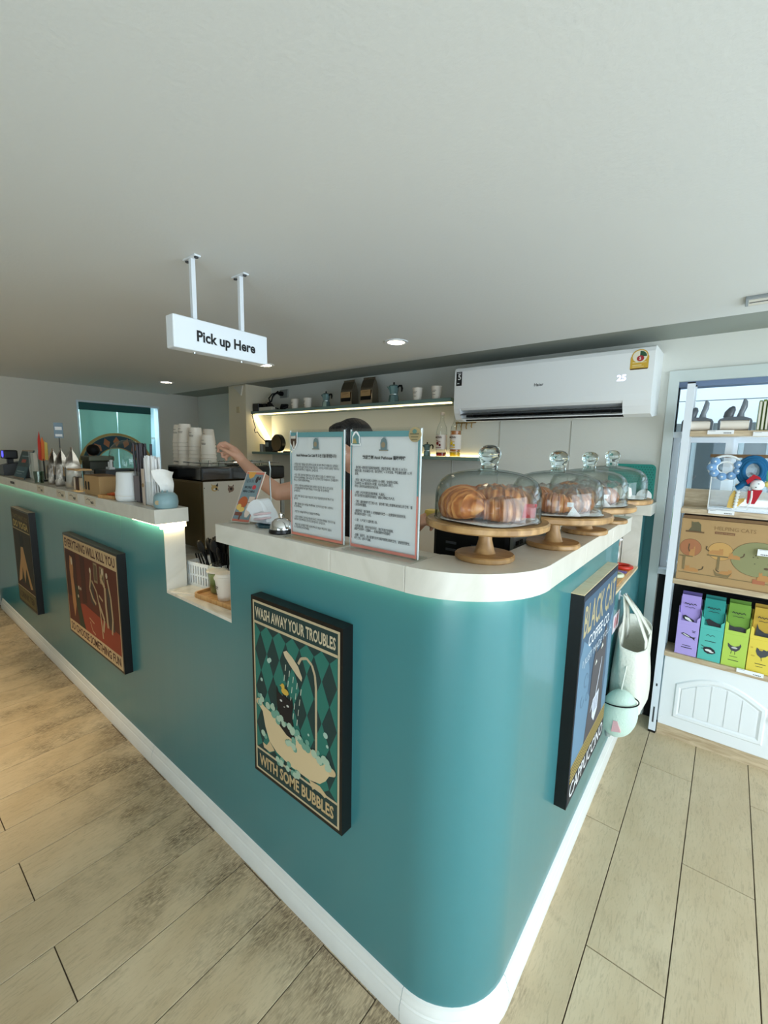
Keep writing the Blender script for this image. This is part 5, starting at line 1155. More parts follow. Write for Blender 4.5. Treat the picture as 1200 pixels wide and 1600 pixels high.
MB().box(-.075, .065, -.06, .07, 0, .50, bev=.006).build('bin_body', mat('olive_bin', (56, 60, 48), .4), bn)
MB().box(-.08, .07, -.065, .075, .50, .53, bev=.006).build('bin_lid', mat('olive_lid', (104, 108, 90), .4), bn)
tag(MB().ell((0, 0, .035), .042, .035, .035, 16, 10).build('black_puff', M['blackm'], loc=(-3.09, .975, 1.436), smooth=60), 'black rounded puff on the olive bin left of curtain', 'puff')
ov = thing('countertop_oven', 'black countertop oven with steel side behind the nearest cake stand', 'oven', (-.57, 1.30, .905))
MB().box(-.135, .115, -.17, .17, .02, .38, bev=.014).build('oven_body', M['blackm'], ov)
MB().box(.115, .125, -.165, .17, .03, .37).build('steel_side', M['alu'], ov)
for c_ in range(2):
    for i in range(6): MB().box(-.085 + .085 * c_, -.050 + .085 * c_, -.1725, -.170, .21 + .022 * i, .217 + .022 * i).build('vent_slot', M['dgrey'], ov)
for i in range(7): 
    for c_ in range(2): MB().box(.125, .1265, -.15 + .03 * c_, -.13 + .03 * c_, .22 + .02 * i, .232 + .02 * i).build('side_slot', M['black'], ov)
for x in (-.11, .09): 
    for y in (-.14, .14): MB().cyl((x, y, 0), .012, .022, 10).build('foot', M['black'], ov)

# ------------------------------------------------------------ barista
pe = thing('person', 'person with short black hair in black shirt reaching toward the cups', 'person', (-1.36, 1.56, 0))
PO = Vector((-1.36, 1.56, 0))
def chain(mb, pts, n=14):
    """tapered limb: list of (point, radius), densified, with round ends"""
    P = []; R = []
    for i in range(len(pts) - 1):
        a, ra = Vector(pts[i][0]) - PO, pts[i][1]; b, rb = Vector(pts[i + 1][0]) - PO, pts[i + 1][1]
        for k in range(4): P.append(a.lerp(b, k / 4)); R.append(ra + (rb - ra) * k / 4)
    P.append(Vector(pts[-1][0]) - PO); R.append(pts[-1][1])
    mb.tube(P, R, n)
    for p, r in pts: mb.ell(Vector(p) - PO, r, r, r, 12, 8)
def fuse(mb, name, material, parent, vox, it=4):
    o = mb.build(name, material, parent, weld=False)
    r = o.modifiers.new('r', 'REMESH'); r.mode = 'VOXEL'; r.voxel_size = vox; r.use_smooth_shade = True
    s = o.modifiers.new('s', 'SMOOTH'); s.iterations = it; s.factor = .5
    bpy.context.view_layer.update()
    me = bpy.data.meshes.new_from_object(o.evaluated_get(bpy.context.evaluated_depsgraph_get()))
    me.name = name; o.modifiers.clear(); o.data = me
    me.polygons.foreach_set('use_smooth', [True] * len(me.polygons))
    return o
SR, SL = Vector((-1.50, 1.385, 1.345)), Vector((-1.235, 1.61, 1.345))
HD = Vector((-1.385, 1.478, 1.525)); NK = Vector((-1.372, 1.50, 1.40))
W = Vector((-1.822, 1.197, 1.434)); EL = Vector((-1.605, 1.235, 1.302))
e1, e2, e3 = Vector((-.78, -.625, 0)), ZP, Vector((.617, -.774, .14))
def hp(o, l, u, d): return o + e1 * l + e2 * u + e3 * d
bd = MB()
hip = Vector((-1.35, 1.60, .86))
chain(bd, [(hip, .115), (Vector((-1.355, 1.575, 1.02)), .10), (Vector((-1.362, 1.545, 1.18)), .115), (Vector((-1.368, 1.515, 1.29)), .105), (NK - ZP * .02, .055), (NK + ZP * .05, .048), (HD - ZP * .06, .05)])
chain(bd, [(SR, .05), (Vector((-1.368, 1.51, 1.335)), .07), (SL, .05)])
chain(bd, [(SR, .050), (Vector((-1.555, 1.30, 1.315)), .044), (EL, .038), (Vector((-1.70, 1.21, 1.355)), .036), (W, .024)])
WL = Vector((-1.02, 1.47, 1.165)); ELL = Vector((-1.135, 1.59, 1.115))
chain(bd, [(SL, .050), (Vector((-1.18, 1.61, 1.22)), .043), (ELL, .038), (Vector((-1.07, 1.53, 1.14)), .034), (WL, .024)])
for sx in (-1, 1):
    h_ = hip + Vector((.085 * sx * .76, .085 * sx * .65, -.03))
    chain(bd, [(h_, .085), (h_ + Vector((0, 0, -.20)), .072), (h_ + Vector((.0, .0, -.40)), .052), (h_ + Vector((0, .01, -.55)), .050), (h_ + Vector((0, .01, -.775)), .034)])
    f0 = h_ + Vector((0, .01, -.79)); chain(bd, [(f0, .032), (f0 + Vector((.05, -.06, -.01)), .028), (f0 + Vector((.08, -.10, -.016)), .02)])
# head turned to the machine (towards -x -y), slightly bowed
fd = Vector((-.45, -.85, -.18)).normalized(); rt_ = fd.cross(ZP).normalized(); up_ = rt_.cross(fd).normalized()
RM = Matrix((rt_, fd, up_)).transposed()
def hd(x, y, z): return HD - PO + RM @ Vector((x, y, z))
bd.ell(hd(0, -.01, .02), .074, .092, .095, 20, 16, RM); bd.ell(hd(0, .025, -.045), .054, .062, .060, 16, 12, RM)
bd.ell(hd(0, .055, -.085), .024, .024, .022, 10, 8, RM)
bd.ell(hd(0, .098, -.022), .011, .018, .016, 10, 8, RM); bd.ell(hd(0, .086, .0), .008, .014, .026, 8, 8, RM)
for s in (-1, 1):
    bd.ell(hd(.074 * s, -.01, -.012), .008, .018, .030, 10, 8, RM)
    bd.ell(hd(.030 * s, .078, .028), .022, .010, .007, 8, 6, RM)
bd.ell(hd(0, .083, -.058), .022, .010, .006, 10, 6, RM); bd.ell(hd(0, .080, -.068), .019, .010, .006, 10, 6, RM)
def hand(mb, o, flip=1, curl=0):
    def q(l, u, d): return hp(o, l * flip, u, d)
    chain(mb, [(o, .023), (q(.022, .026, .002), .026), (q(.045, .052, .0), .024), (q(.052, .060, .0), .018)])
    chain(mb, [(q(.030, .022, .0), .018), (q(.048, .040, -.004), .016)])
    for pts in (((.050, .070, .006), (.080, .088, .009), (.103, .084, .010), (.118, .070, .008)),
                ((.056, .060, .001), (.090, .072, .001), (.112, .062, .003), (.118, .046, .005)),
                ((.056, .048, -.004), (.086, .052, -.006), (.102, .038, -.003), (.098, .022, .002)),
                ((.050, .036, -.008), (.074, .034, -.011), (.086, .020, -.007), (.080, .008, .0))):
        chain(mb, [(q(*p), r) for p, r in zip(pts, (.0098, .0088, .0080, .0068))], 10)
    chain(mb, [(q(.016, .020, .012), .014), (q(.044, .034, .030), .0115), (q(.074, .050, .030), .0098), (q(.098, .060, .022), .0078)], 10)
hand(bd, W)
# left hand holds a snack wrapper near the counter
hand(bd, WL, -1)
fuse(bd, 'body', M['skin'], pe, .0048, 3)
for s in (-1, 1):
    MB().ell(hd(.030 * s, .074, .012), .012, .010, .009, 12, 8, RM).build('eyeball', flat((235, 232, 226)), pe, smooth=60)
    MB().ell(hd(.030 * s, .0825, .012), .006, .004, .006, 10, 6, RM).build('iris', M['hair'], pe, smooth=60)
hr = MB(); hr.ell(hd(0, -.020, .030), .082, .098, .090, 24, 16, RM); hr.ell(hd(0, .030, .076), .066, .060, .034, 18, 10, RM); hr.ell(hd(0, -.06, -.01), .070, .05, .075, 18, 12, RM)
for i in range(14):
    a = pi * (i / 13) ; hr.ell(hd(.066 * cos(a), .045 + .028 * sin(a), .064 + .01 * sin(2.7 * i)), .016, .014, .026, 8, 6, RM)
for i in range(0): hr.ell(hd(.045 * cos(i * .63), -.02 + .05 * sin(i * .63), .112), .03, .03, .022 + .005 * (i % 3), 8, 6, RM)
fuse(hr, 'hair', M['hair'], pe, .006, 3)
shb = MB()
chain(shb, [(hip + ZP * .02, .130), (Vector((-1.355, 1.575, 1.02)), .118), (Vector((-1.362, 1.545, 1.18)), .128), (Vector((-1.368, 1.515, 1.28)), .115), (Vector((-1.369, 1.508, 1.345)), .072)])
chain(shb, [(SR, .062), (Vector((-1.368, 1.51, 1.335)), .080), (SL, .062)])
chain(shb, [(SR, .060), (Vector((-1.535, 1.33, 1.325)), .054)]); chain(shb, [(SL, .060), (Vector((-1.19, 1.61, 1.25)), .054)])
fuse(shb, 'shirt', mat('black_cotton', (22, 22, 24), .9), pe, .009, 3)
trm = MB()
for sx in (-1, 1):
    h_ = hip + Vector((.085 * sx * .76, .085 * sx * .65, -.03)); chain(trm, [(hip - ZP * .02, .118), (h_, .098), (h_ + Vector((0, 0, -.20)), .084), (h_ + Vector((0, 0, -.40)), .066), (h_ + Vector((0, .01, -.74)), .055)])
fuse(trm, 'trousers', mat('dark_trousers', (36, 36, 42), .9), pe, .010, 3)
tag(MB().box(-.03, .03, -.025, .025, -.02, .045, bev=.012).build('snack_wrapper', mat('yellow_wrapper', (206, 176, 84), .5), loc=hp(WL, -.085, .052, .005)[:]), 'yellow snack wrapper held in hand behind right notice holder', 'wrapper')

# ------------------------------------------------------------ far end of the side counter
tp = thing('mesh_panel', 'teal mesh panel with rounded corners standing at far end counter', 'panel', (-.535, 2.715, 1.25))
MB().prism(rrect(0, .004, .228, .205, .025, 5), (0, 0, 0), XP, ZP, -YP, .010).build('panel_board', mat('teal_mesh', (24, 128, 116), .5), tp)
mh = MB()
for i in range(17):
    for j in range(14):
        x, z = .012 + .0128 * i + (.0064 if j % 2 else 0), .018 + .0132 * j
        if x < .218: mh.box(x - .0022, x + .0022, -.0108, -.0098, z - .0022, z + .0022)
mho = mh.build('mesh_holes', mat('dark_mesh_hole', (10, 72, 70), .7), tp); mho['kind'] = 'stuff'
tag(MB().lathe([(0, .010), (.034, .010), (.036, .006), (.036, 0), (0, 0)], (0, 0, .036), 24, 'Y').build('white_disc', M['white'], loc=(-.345, 2.66, 1.25), smooth=40), 'white round disc standing before the teal mesh panel', 'disc')
st = thing('snack_board', 'long wooden board with red and green dishes in side hatch', 'tray', (-.395, 2.36, .905))
MB().box(-.055, .048, -.21, .22, 0, .010, bev=.003).build('board', M['bamboo'], st)
def torus(R, r, sq=1.0, n=24): return MB().tube([(R * cos(2 * pi * i / n), R * sq * sin(2 * pi * i / n), r) for i in range(n)], r, 8, closed=True)
for lab, y, c, c2, R in (('red ring shaped bowl on the wooden board in side hatch', 2.50, (206, 52, 34), (196, 84, 60), .042), ('green and white dish on the wooden board in side hatch', 2.30, (214, 220, 190), (92, 150, 84), .034)):
    t = thing('snack_dish', lab, 'dish', (-.388, y, .915)); torus(R, .010).build('dish_rim', mat('glaze_%d' % c[0], c, .3), t, smooth=60)
    MB().lathe([(0, .003), (R, .003), (R, 0), (0, 0)], n=20).build('dish_base', F(c2), t)
tag(MB().box(-.02, .02, -.015, .015, 0, .006, bev=.002).build('purple_packet', F((120, 96, 170)), loc=(-.372, 2.405, .915)), 'small purple packet between the red bowl and green dish', 'packet')
tag(MB().tube([(0, 0, 0), (.0, .03, .01), (-.01, .07, .002)], .009, 8).build('cream_stick', M['rim'], loc=(-.40, 2.36, .926), smooth=60), 'cream coloured stick lying on the board beside purple packet', 'stick')
py = thing('small_plush', 'small white and orange plush toy in the side hatch', 'plush toy', (-.435, 2.50, .905))
MB().ell((0, 0, .075), .028, .026, .040, 14, 10).build('body', mat('white_plush', (236, 230, 228), .95), py, smooth=60)
MB().ell((0, 0, .135), .026, .024, .024, 14, 10).build('head', mat('orange_plush', (212, 120, 84), .95), py, smooth=60)
MB().ell((.012, 0, .160), .026, .018, .010, 12, 8).build('cap', mat('white_plush_cap', (238, 232, 230), .95), py, smooth=60)
MB().cyl((0, 0, 0), .022, .04, 14).build('foot', M['white'], py)

# ------------------------------------------------------------ tote bag and mint plush on the side wall
hkk = thing('wall_hook', 'small white hook on the side of counter holding tote bag', 'hook', (-.34, 2.19, .86))
MB().tube([(0, 0, 0), (.018, 0, -.004), (.026, 0, .012)], .004, 8).build('hook', M['whitem'], hkk); MB().box(0, .003, -.012, .012, -.02, .02, bev=.001).build('plate', M['whitem'], hkk)
cv = mat('cream_canvas', (226, 226, 212), .95, bump=.3, bscale=90)
tb = thing('tote_bag', 'cream canvas tote bag hanging on the side of the counter', 'bag', (-.265, 2.22, .36))
rows = []
for i in range(15):
    u = i / 14; z = .33 * u; row = []
    for j in range(41):
        a = 2 * pi * j / 40; ca, sa = cos(a), sin(a)
        wx = (.060 + .012 * sin(2.2 * u + 1)) * (1 - .25 * u * 0) * (abs(ca) ** .7) * (1 if ca > 0 else -1); wy = .150 * (abs(sa) ** .6) * (1 if sa > 0 else -1) * (1 - .12 * u)
        zz = z + (-.02 * cos(a) + .042 * sin(a)) * (u ** 3)
        row.append((wx + .004 * sin(6 * a + 4 * u), wy + .006 * sin(3 * a + 5 * u), zz))
    rows.append(row)
tm = MB().grid(rows); tm.add([rows[0][j] for j in range(40)], [tuple(range(40))])
tbo = tm.build('bag_body', cv, tb, smooth=50); so_ = tbo.modifiers.new('t', 'SOLIDIFY'); so_.thickness = .0025
def ribbon(pts, w, ax, t=.0015):
    pts = [Vector(p) for p in pts]; ax = Vector(ax).normalized()
    A = [p - ax * w / 2 for p in pts]; B = [p + ax * w / 2 for p in pts]
    return MB().grid([A, B])
for sgn, xx in ((1, .055), (-1, -.040)):
    rb = ribbon([(xx, -.07, .26), (xx * .95, -.075, .33), (xx * .5 - .02, -.055, .43), (-.052, -.035, .505), (-.052, -.028, .512), (xx * .5 - .02, .0, .43), (xx * .95, .055, .33), (xx, .06, .27)], .026, (.25, 1, 0))
    ro = rb.build('handle', cv, tb, smooth=60); ro.modifiers.new('t', 'SOLIDIFY').thickness = .003
pp = thing('plush_pouch', 'round mint green plush cat head hanging upside down below tote bag', 'plush toy', (-.272, 2.03, .375))
mint = mat('mint_plush', (206, 228, 212), .95, bump=.25, bscale=150, sheen=.4)
MB().ell((0, 0, 0), .072, .062, .112, 28, 20, Matrix.Rotation(radians(8), 3, 'Y')).build('head', mint, pp, smooth=60)
MB().tube([(.071 * cos(a), .060 * sin(a) , .060 + .012 * cos(a)) for a in [2 * pi * i / 28 for i in range(28)]], .0028, 6, closed=True).build('dark_piping', M['blackm'], pp)
MB().prism([(-.018, -.04), (.018, -.030), (.002, .014), (-.014, .012)], (.004, -.0635, -.02), XP, ZP, YP, .01).build('pink_ear', mat('pink_felt', (226, 176, 178), .9), pp)
for x, z in ((.052, -.012), (.050, .020)): MB().ell((x, -.036, z), .004, .004, .005, 8, 6).build('eye', M['black'], pp)
MB().lathe([(.012, 0), (.014, -.012), (.010, -.026), (0, -.028)], (-.035, .0, -.098), 12, closed=False).build('paw', mat('grey_plush', (166, 174, 170), .95), pp, smooth=60)
MB().tube([(0, 0, .105), (.003, .02, .16), (.005, .06, .22)], .003, 6).build('strap', cv, pp)
pk = thing('photo_card', 'pink and white photo card on side wall behind blue poster', 'card', (-.3395, 2.09, .70))
MB().box(0, .002, 0, .13, 0, .085).build('card', F((226, 214, 220)), pk)
shape(((.002, 0, 0), YP, ZP, XP), [oval(.04, .045, .02, .028, 10), rect(.07, .02, .11, .07)], F((198, 130, 136)), pk, 'card_print', .0003)

# ------------------------------------------------------------ shelving unit by the window
su = thing('shelving_unit', 'white metal shelving unit with washed oak shelves before the window', 'shelving unit', (-.205, 2.63, 0))
def post(x, y, lab=None):
    o = MB().box(x, x + .032, y, y + .022, .012, 1.855).build('post', M['whitem'], su)
    MB().box(x - .001, x + .033, y - .001, y + .023, 0, .012).build('foot', M['black'], o)
    MB().box(x, x + .032, y, y + .022, 1.855, 1.862).build('cap', M['black'], o)
    if y < .01:
        MB().box(x + .012, x + .020, y - .0006, y, .06, .15).build('slot', M['dgrey'], o); MB().box(x + .012, x + .020, y - .0006, y, .27, .285).build('slot', M['dgrey'], o)
for x in (0, 1.0):
    for y in (0, .128): post(x, y)
for z in (1.61, 1.228, .86, .463):
    MB().box(.033, 1.0, -.001, .148, z - .010, z + .016).build('shelf_board', M['oak'], su)
    MB().box(0.003, .030, .022, .128, z - .004, z + .012).build('side_rail', M['whitem'], su)
MB().box(.033, 1.0, .14, .148, 1.244, 1.335).build('back_board', M['oak'], su)
MB().box(.12, 1.0, .142, .148, 1.50, 1.516).build('thin_back_rail', M['kraftd'], su)
# base cabinet with arched door
bc_ = thing('base_cabinet', 'white cabinet with arched panel door at foot of shelving unit', 'cabinet', (-.168, 2.636, 0))
MB().box(0, .96, .02, .14, .062, .462).build('carcass', M['white'], bc_)
MB().box(0, .96, .008, .03, 0, .062).build('wooden_plinth', M['oak'], bc_)
dr = MB().box(0, .485, 0, .02, .064, .474, bev=.004).build('door', M['white'], bc_)
MB().box(.489, .96, 0, .02, .064, .474, bev=.004).build('door', M['white'], bc_)
fd_ = ((0, 0, 0), XP, ZP, -YP)
def arch(x0, x1, z0, z1, rise, n=14):
    return [(x0, z0), (x1, z0), (x1, z1)] + [(x1 + (x0 - x1) * i / n, z1 + rise * sin(pi * i / n)) for i in range(1, n)] + [(x0, z1)]
def arch_ring(mb, A, B, y0, y1):
    k = len(A); mb.add([(x, y0, z) for x, z in A] + [(x, y1, z) for x, z in B], [(i, (i + 1) % k, k + (i + 1) % k, k + i) for i in range(k)])
ar = MB(); A1 = arch(.06, .425, .125, .315, .075); A2 = arch(.066, .419, .131, .311, .073); A3 = arch(.078, .407, .145, .300, .068); A4 = arch(.088, .397, .155, .293, .064)
arch_ring(ar, A1, A2, 0, -.006); arch_ring(ar, A2, A3, -.006, -.0065); arch_ring(ar, A3, A4, -.0065, -.0005)
ar.build('arched_moulding', M['white'], dr, smooth=20)
for i in range(5):
    a0, a1 = .0895 + i * .0613, .0895 + (i + 1) * .0613 - .0045
    zf = lambda x: .293 + .064 * sin(pi * min(1, max(0, (.397 - x) / .309)))
    MB().prism([(a0, .158), (a1, .158), (a1, zf(a1) - .003), ((a0 + a1) / 2, zf((a0 + a1) / 2) - .003), (a0, zf(a0) - .003)], (0, 0, 0), XP, ZP, -YP, .0045).build('panel_strip', M['white'], dr)
MB().lathe([(.004, 0), (.004, -.008), (.012, -.012), (.013, -.018), (.008, -.023), (0, -.024)], (.455, 0, .27), 16, 'Y', closed=False).build('knob', M['white'], dr, smooth=40)
MB().lathe([(.004, 0), (.0035, -.003), (0, -.003)], (.012, 0, .105), 10, 'Y', closed=False).build('bumper', M['white'], dr)

# lint rollers
def roller(lab, x, first=None):
    if first: return dup(first, (x, 2.68, 1.626), 0, lab)
    t = thing('lint_roller', lab, 'lint roller', (x, 2.68, 1.626), 0, 'pet hair rollers on the top shelf')
    dg = mat('roller_grey', (84, 90, 96), .35)
    MB().lathe([(.0, -.053), (.026, -.053), (.026, .053), (0, .053)], (0, -.006, .028), 22, 'X').build('roll', M['cup'], t, smooth=40)
    MB().prism([(-.062, .0), (-.055, .0), (-.055, .050), (.055, .050), (.055, 0), (.062, 0), (.064, .045), (.058, .056), (.03, .066), (-.03, .066), (-.058, .056), (-.064, .045)], (0, .022, 0), XP, ZP, -YP, .052).build('cover', dg, t)
    MB().tube([(.018, -.002, .062), (.020, -.002, .085), (.028, -.002, .112), (.030, -.002, .135), (.026, -.002, .150)], [.016, .012, .013, .011, .004], 12).build('handle', mat('roller_handle', (120, 128, 136), .25, coat=.3), t, smooth=60)
    MB().tube([(-.028, .0, .062), (-.024, .0, .085), (-.014, .0, .105), (-.010, 0, .116)], [.020, .020, .015, .006], 12).build('thumb_pad', dg, t, smooth=60)
    return t
r0 = roller('left pet hair roller on the top shelf beside post', -.150); roller('right pet hair roller on the top shelf beside green books', -.005, r0)
for i in range(4):
    b = thing('green_book', ['leftmost olive book', 'second olive book', 'third olive book', 'bright green front book with white patch'][i] + ' on top shelf at the right', 'book', (.075 + .014 * i, 2.645, 1.626), 0, 'green books on the top shelf')
    MB().box(0, .011 if i < 3 else .13, 0, .10 if i < 3 else .012, 0, .135 + .004 * i).build('cover', F([(92, 112, 50), (112, 130, 60), (84, 100, 44), (176, 200, 96)][i]), b)
    if i < 3: MB().box(.002, .009, -.0005, .004, .004, .13).build('pages', M['offwhite'], b)
    else: shape(((0, 0, 0), XP, ZP, -YP), [[(.0, .05), (.05, .08), (.12, .07), (.12, .045), (0, .035)]], F((226, 232, 214)), b, 'cover_print'); shape(((0, 0, 0), XP, ZP, -YP), [rect(.03, .022, .07, .026)], F((60, 76, 40)), b, 'print_line', .0008)
def ptag(lab, x, z, w_=.10, h=.019):
    t = thing('price_label', lab, 'price label', (x, 2.6225, z), 0, 'price labels on the shelving unit')
    MB().box(0, w_, 0, .003, 0, h).build('label_card', M['paper'], t)
    shape(((0, 0, 0), XP, ZP, -YP), [rect(.006, h - .004, .030, h - .003)] + [rect(w_ - .038 + .006 * i, .004, w_ - .034 + .006 * i, .008) for i in range(5)], F((40, 40, 44)), t, 'label_print', .0002)
ptag('white price label under the left pet hair roller', -.103, 1.609); ptag('white price label under the green books', .066, 1.600)
ptag('white price label under the headband display', -.062, 1.228); ptag('white price label below the yellow pouch box', .125, .468)
ptag('white price label stuck on the brown cat furniture box', .140, 1.05, .05, .03)

# headband display
hdp = thing('display_case', 'open clear acrylic case displaying plush headbands on the middle shelf', 'display case', (-.068, 2.66, 1.244))
MB().box(0, .40, -.02, .09, .0, .012, bev=.002).build('base', M['whitem'], hdp)
MB().box(0, .40, -.021, -.019, .012, .175).build('front_sheet', M['acryl'], hdp)
MB().box(0, .40, .084, .086, .012, .21).build('back_sheet', M['acryl'], hdp)
MB().box(0, .004, -.021, .086, .012, .175).build('side_sheet', M['acryl'], hdp)
for x in (0, .148): MB().box(x, x + .004, -.022, -.018, .012, .175).build('edge_rail', mat('case_edge', (230, 232, 228), .3), hdp)
h1 = thing('headband', 'pale blue ruffled plush headband with yellow plush legs on display', 'headband', (-.018, 2.632, 1.452))
lb_ = mat('pale_blue_plush', (124, 164, 206), .9, bump=.3, bscale=120); wpl = mat('white_ruffle', (236, 240, 240), .95)
for i in range(9):
    a = 2 * pi * (i + .5) / 9
    if 1.0 < a < 2.2: continue
    MB().ell((.052 * cos(a), 0, .044 * sin(a)), .020, .012, .019, 14, 8).build('puff', lb_, h1, smooth=60)
    MB().ell((.052 * cos(a), -.0115, .044 * sin(a)), .0045, .002, .0045, 8, 6).build('pearl', wpl, h1, smooth=60)
MB().tube([(.033 * cos(2 * pi * i / 20), .004, .028 * sin(2 * pi * i / 20)) for i in range(20)], .005, 6, closed=True).build('inner_ring', wpl, h1, smooth=60)
MB().tube([(.064 * cos(2 * pi * i / 24), .006, .056 * sin(2 * pi * i / 24)) for i in range(24)], .006, 6, closed=True).build('outer_ruffle', wpl, h1, smooth=60)
h1b = thing('plush_clip', 'yellow and white plush clip hanging from the pale blue headband', 'plush', (.036, 2.634, 1.262))
yl = mat('yellow_felt', (222, 186, 100), .9)
MB().prism([(-.030, 0), (-.004, -.002), (.004, .075), (-.010, .085), (-.024, .05)], (0, .0, 0), XP, ZP, YP, .012).build('wing', yl, h1b); MB().prism([(.004, 0), (.030, .035), (.034, .05), (.008, .045)], (0, 0, 0), XP, ZP, YP, .012).build('wing', yl, h1b)
for i in range(6): MB().ell((.0 + .001 * i, -.004, .008 + .014 * i), .009, .007, .008, 8, 6).build('pompom', wpl, h1b, smooth=60)
MB().ell((.0, 0, .105), .010, .008, .012, 10, 8).build('gold_bead', M['rim'], h1b, smooth=60)
h2 = thing('headband', 'dark blue plush headband with red cap doll face on display', 'headband', (.083, 2.625, 1.44))
bl_ = mat('petrol_blue_plush', (18, 92, 138), .9, bump=.3, bscale=120)
for k in range(3): MB().tube([((.034 + .009 * k) * cos(a), .004 * k, (.044 + .010 * k) * sin(a)) for a in [2 * pi * i / 26 for i in range(26)]], .0095, 8, closed=True).build('plush_loop', bl_, h2, smooth=60)
MB().tube([(-.02, 0, -.05), (-.04, 0, -.075), (-.052, 0, -.082)], [.012, .013, .011], 8).build('tail', bl_, h2, smooth=60)
MB().ell((.022, -.016, -.062), .026, .018, .025, 16, 10).build('doll_face', wpl, h2, smooth=60)
rdm = mat('red_felt', (176, 30, 44), .9)
MB().prism([(-.012, -.06), (.014, -.032), (.034, -.04), (.028, -.026), (.004, -.014), (-.020, -.044)], (0, -.022, 0), XP, ZP, -YP, .014).build('red_cap', rdm, h2)
MB().prism([(.006, -.085), (.044, -.085), (.022, -.15), (.004, -.152)], (0, -.012, 0), XP, ZP, -YP, .010).build('red_skirt', rdm, h2)
MB().prism([(-.008, -.09), (.004, -.09), (.0, -.15), (-.006, -.15)], (0, -.012, 0), XP, ZP, -YP, .010).build('red_skirt', rdm, h2)
MB().tube([(.006, -.02, -.09), (.008, -.022, -.12), (.004, -.02, -.155)], .004, 6).build('white_cord', wpl, h2)
for x, z in ((.026, -.056), (.018, -.072)): MB().ell((x, -.0335, z), .003, .002, .0018, 8, 6).build('closed_eye', M['black'], h2)
h3 = thing('headband', 'green and yellow plush headband at the right edge of display', 'headband', (.150, 2.635, 1.43))
MB().ell((0, 0, .0), .026, .016, .042, 14, 10).build('green_plush', mat('mint_green_plush', (84, 176, 158), .9), h3, smooth=60)
for i in range(3): MB().ell((-.006 + .014 * i, -.008, -.048 - .014 * (i % 2)), .016, .012, .014, 12, 8).build('yellow_puff', mat('pale_yellow_plush_%d' % i, (222, 206, 120), .9), h3, smooth=60)
# outside view extra: red-cream pot seen through the case
# brown cat furniture box
kb = thing('cardboard_box', 'wide brown box printed with cats and coloured circles on shelf', 'box', (-.163, 2.64, .876))
MB().box(0, .62, 0, .125, 0, .318, bev=.003).build('box_body', M['kraft'], kb)
MB().box(.004, .616, -.004, .12, .320, .333).build('dark_lid_edge', M['kraftd'], kb)
fk = ((0, 0, 0), XP, ZP, -YP); LN = F((92, 72, 46))
def disc(cx, cy, rx, ry, c, lay):
    shape(fk, [oval(cx, cy, rx + .0012, ry + .0012, 26)], LN, kb, 'circle_outline', lay); shape(fk, [oval(cx, cy, rx, ry, 26)], F(c), kb, 'circle_print', lay + .0003)
disc(.048, .170, .044, .044, (166, 106, 68), .0004); disc(.168, .168, .048, .044, (194, 150, 86), .0004); disc(.310, .150, .100, .082, (138, 136, 92), .0012); disc(.37, .265, .034, .030, (176, 134, 84), .0004)
shape(fk, [[(.030, .255), (.085, .255), (.082, .262), (.080, .290), (.068, .304), (.050, .300), (.040, .304), (.042, .275)]], F((98, 90, 62)), kb, 'house_logo')
shape(fk, [rect(.020, .248, .096, .256)], F((110, 82, 50)), kb, 'logo_base')
text('HELPING CATS', fk, .135, .272, w=.155, h=.018, material=F((140, 108, 66)), parent=kb)
shape(fk, [rect(.138, .252, .215, .264)], F((124, 84, 54)), kb, 'title_bar')
text('AROUND THE WORLD', fk, .142, .255, w=.069, h=.005, material=F((186, 150, 100)), parent=kb, layer=.0016)
OR_ = F((182, 130, 74))
def cat(x, z, w_, h, lay, face=1, tail=True):
    shape(fk, [[(x, z), (x + w_, z), (x + w_ * .98, z + h * .7), (x + w_ * .7, z + h), (x + w_ * .2, z + h * .9), (x, z + h * .5)], [(x + w_ * (.1 if face < 0 else .7), z + h * .8), (x + w_ * (.1 if face < 0 else .7), z + h * 1.5), (x + w_ * (.22 if face < 0 else .8), z + h * 1.25), (x + w_ * (.36 if face < 0 else .95), z + h * 1.5), (x + w_ * (.4 if face < 0 else 1.0), z + h * .8)]], OR_, kb, 'cat_print', lay)
    if tail: shape(fk, strips([(x + (w_ if face < 0 else 0), z + h * .6), (x + (w_ * 1.25 if face < 0 else -w_ * .25), z + h), (x + (w_ * 1.3 if face < 0 else -w_ * .2), z + h * 1.7)], .005), LN, kb, 'cat_tail', lay + .0002)
cat(.046, .128, .022, .036, .0010, 1); cat(.125, .150, .055, .022, .0010, 1); cat(.200, .138, .045, .020, .0018, -1); cat(.030, .048, .06, .020, .0006, -1); cat(.172, .052, .05, .022, .0006, 1); cat(.315, .052, .045, .028, .0018, -1); cat(.385, .055, .03, .05, .0018, 1)
shape(fk, [rect(.005, .122, .062, .128), rect(.022, .055, .032, .122), rect(.118, .140, .236, .147), rect(.160, .075, .170, .140), [(.148, .075), (.16, .045), (.21, .043), (.222, .070), (.205, .055), (.165, .058)], rect(.008, .038, .50, .0415)], F((126, 106, 68)), kb, 'cat_furniture_print', .0014)
shape(fk, [rect(.300, .034, .345, .056)], F((168, 100, 66)), kb, 'planter_print', .0016)
shape(fk, [rect(.352, .06, .357, .13)] + [oval(.355, .134, .010, .008, 8), oval(.343, .112, .010, .006, 8)], LN, kb, 'lamp_print', .0016)
shape(fk, [oval(.30, .17, .003, .003, 6), oval(.292, .16, .003, .002, 6), oval(.308, .16, .003, .002, 6), oval(.30, .13, .003, .002, 6), oval(.362, .268, .002, .002, 6), oval(.38, .27, .002, .002, 6)], F((60, 50, 34)), kb, 'dots_print', .0020)

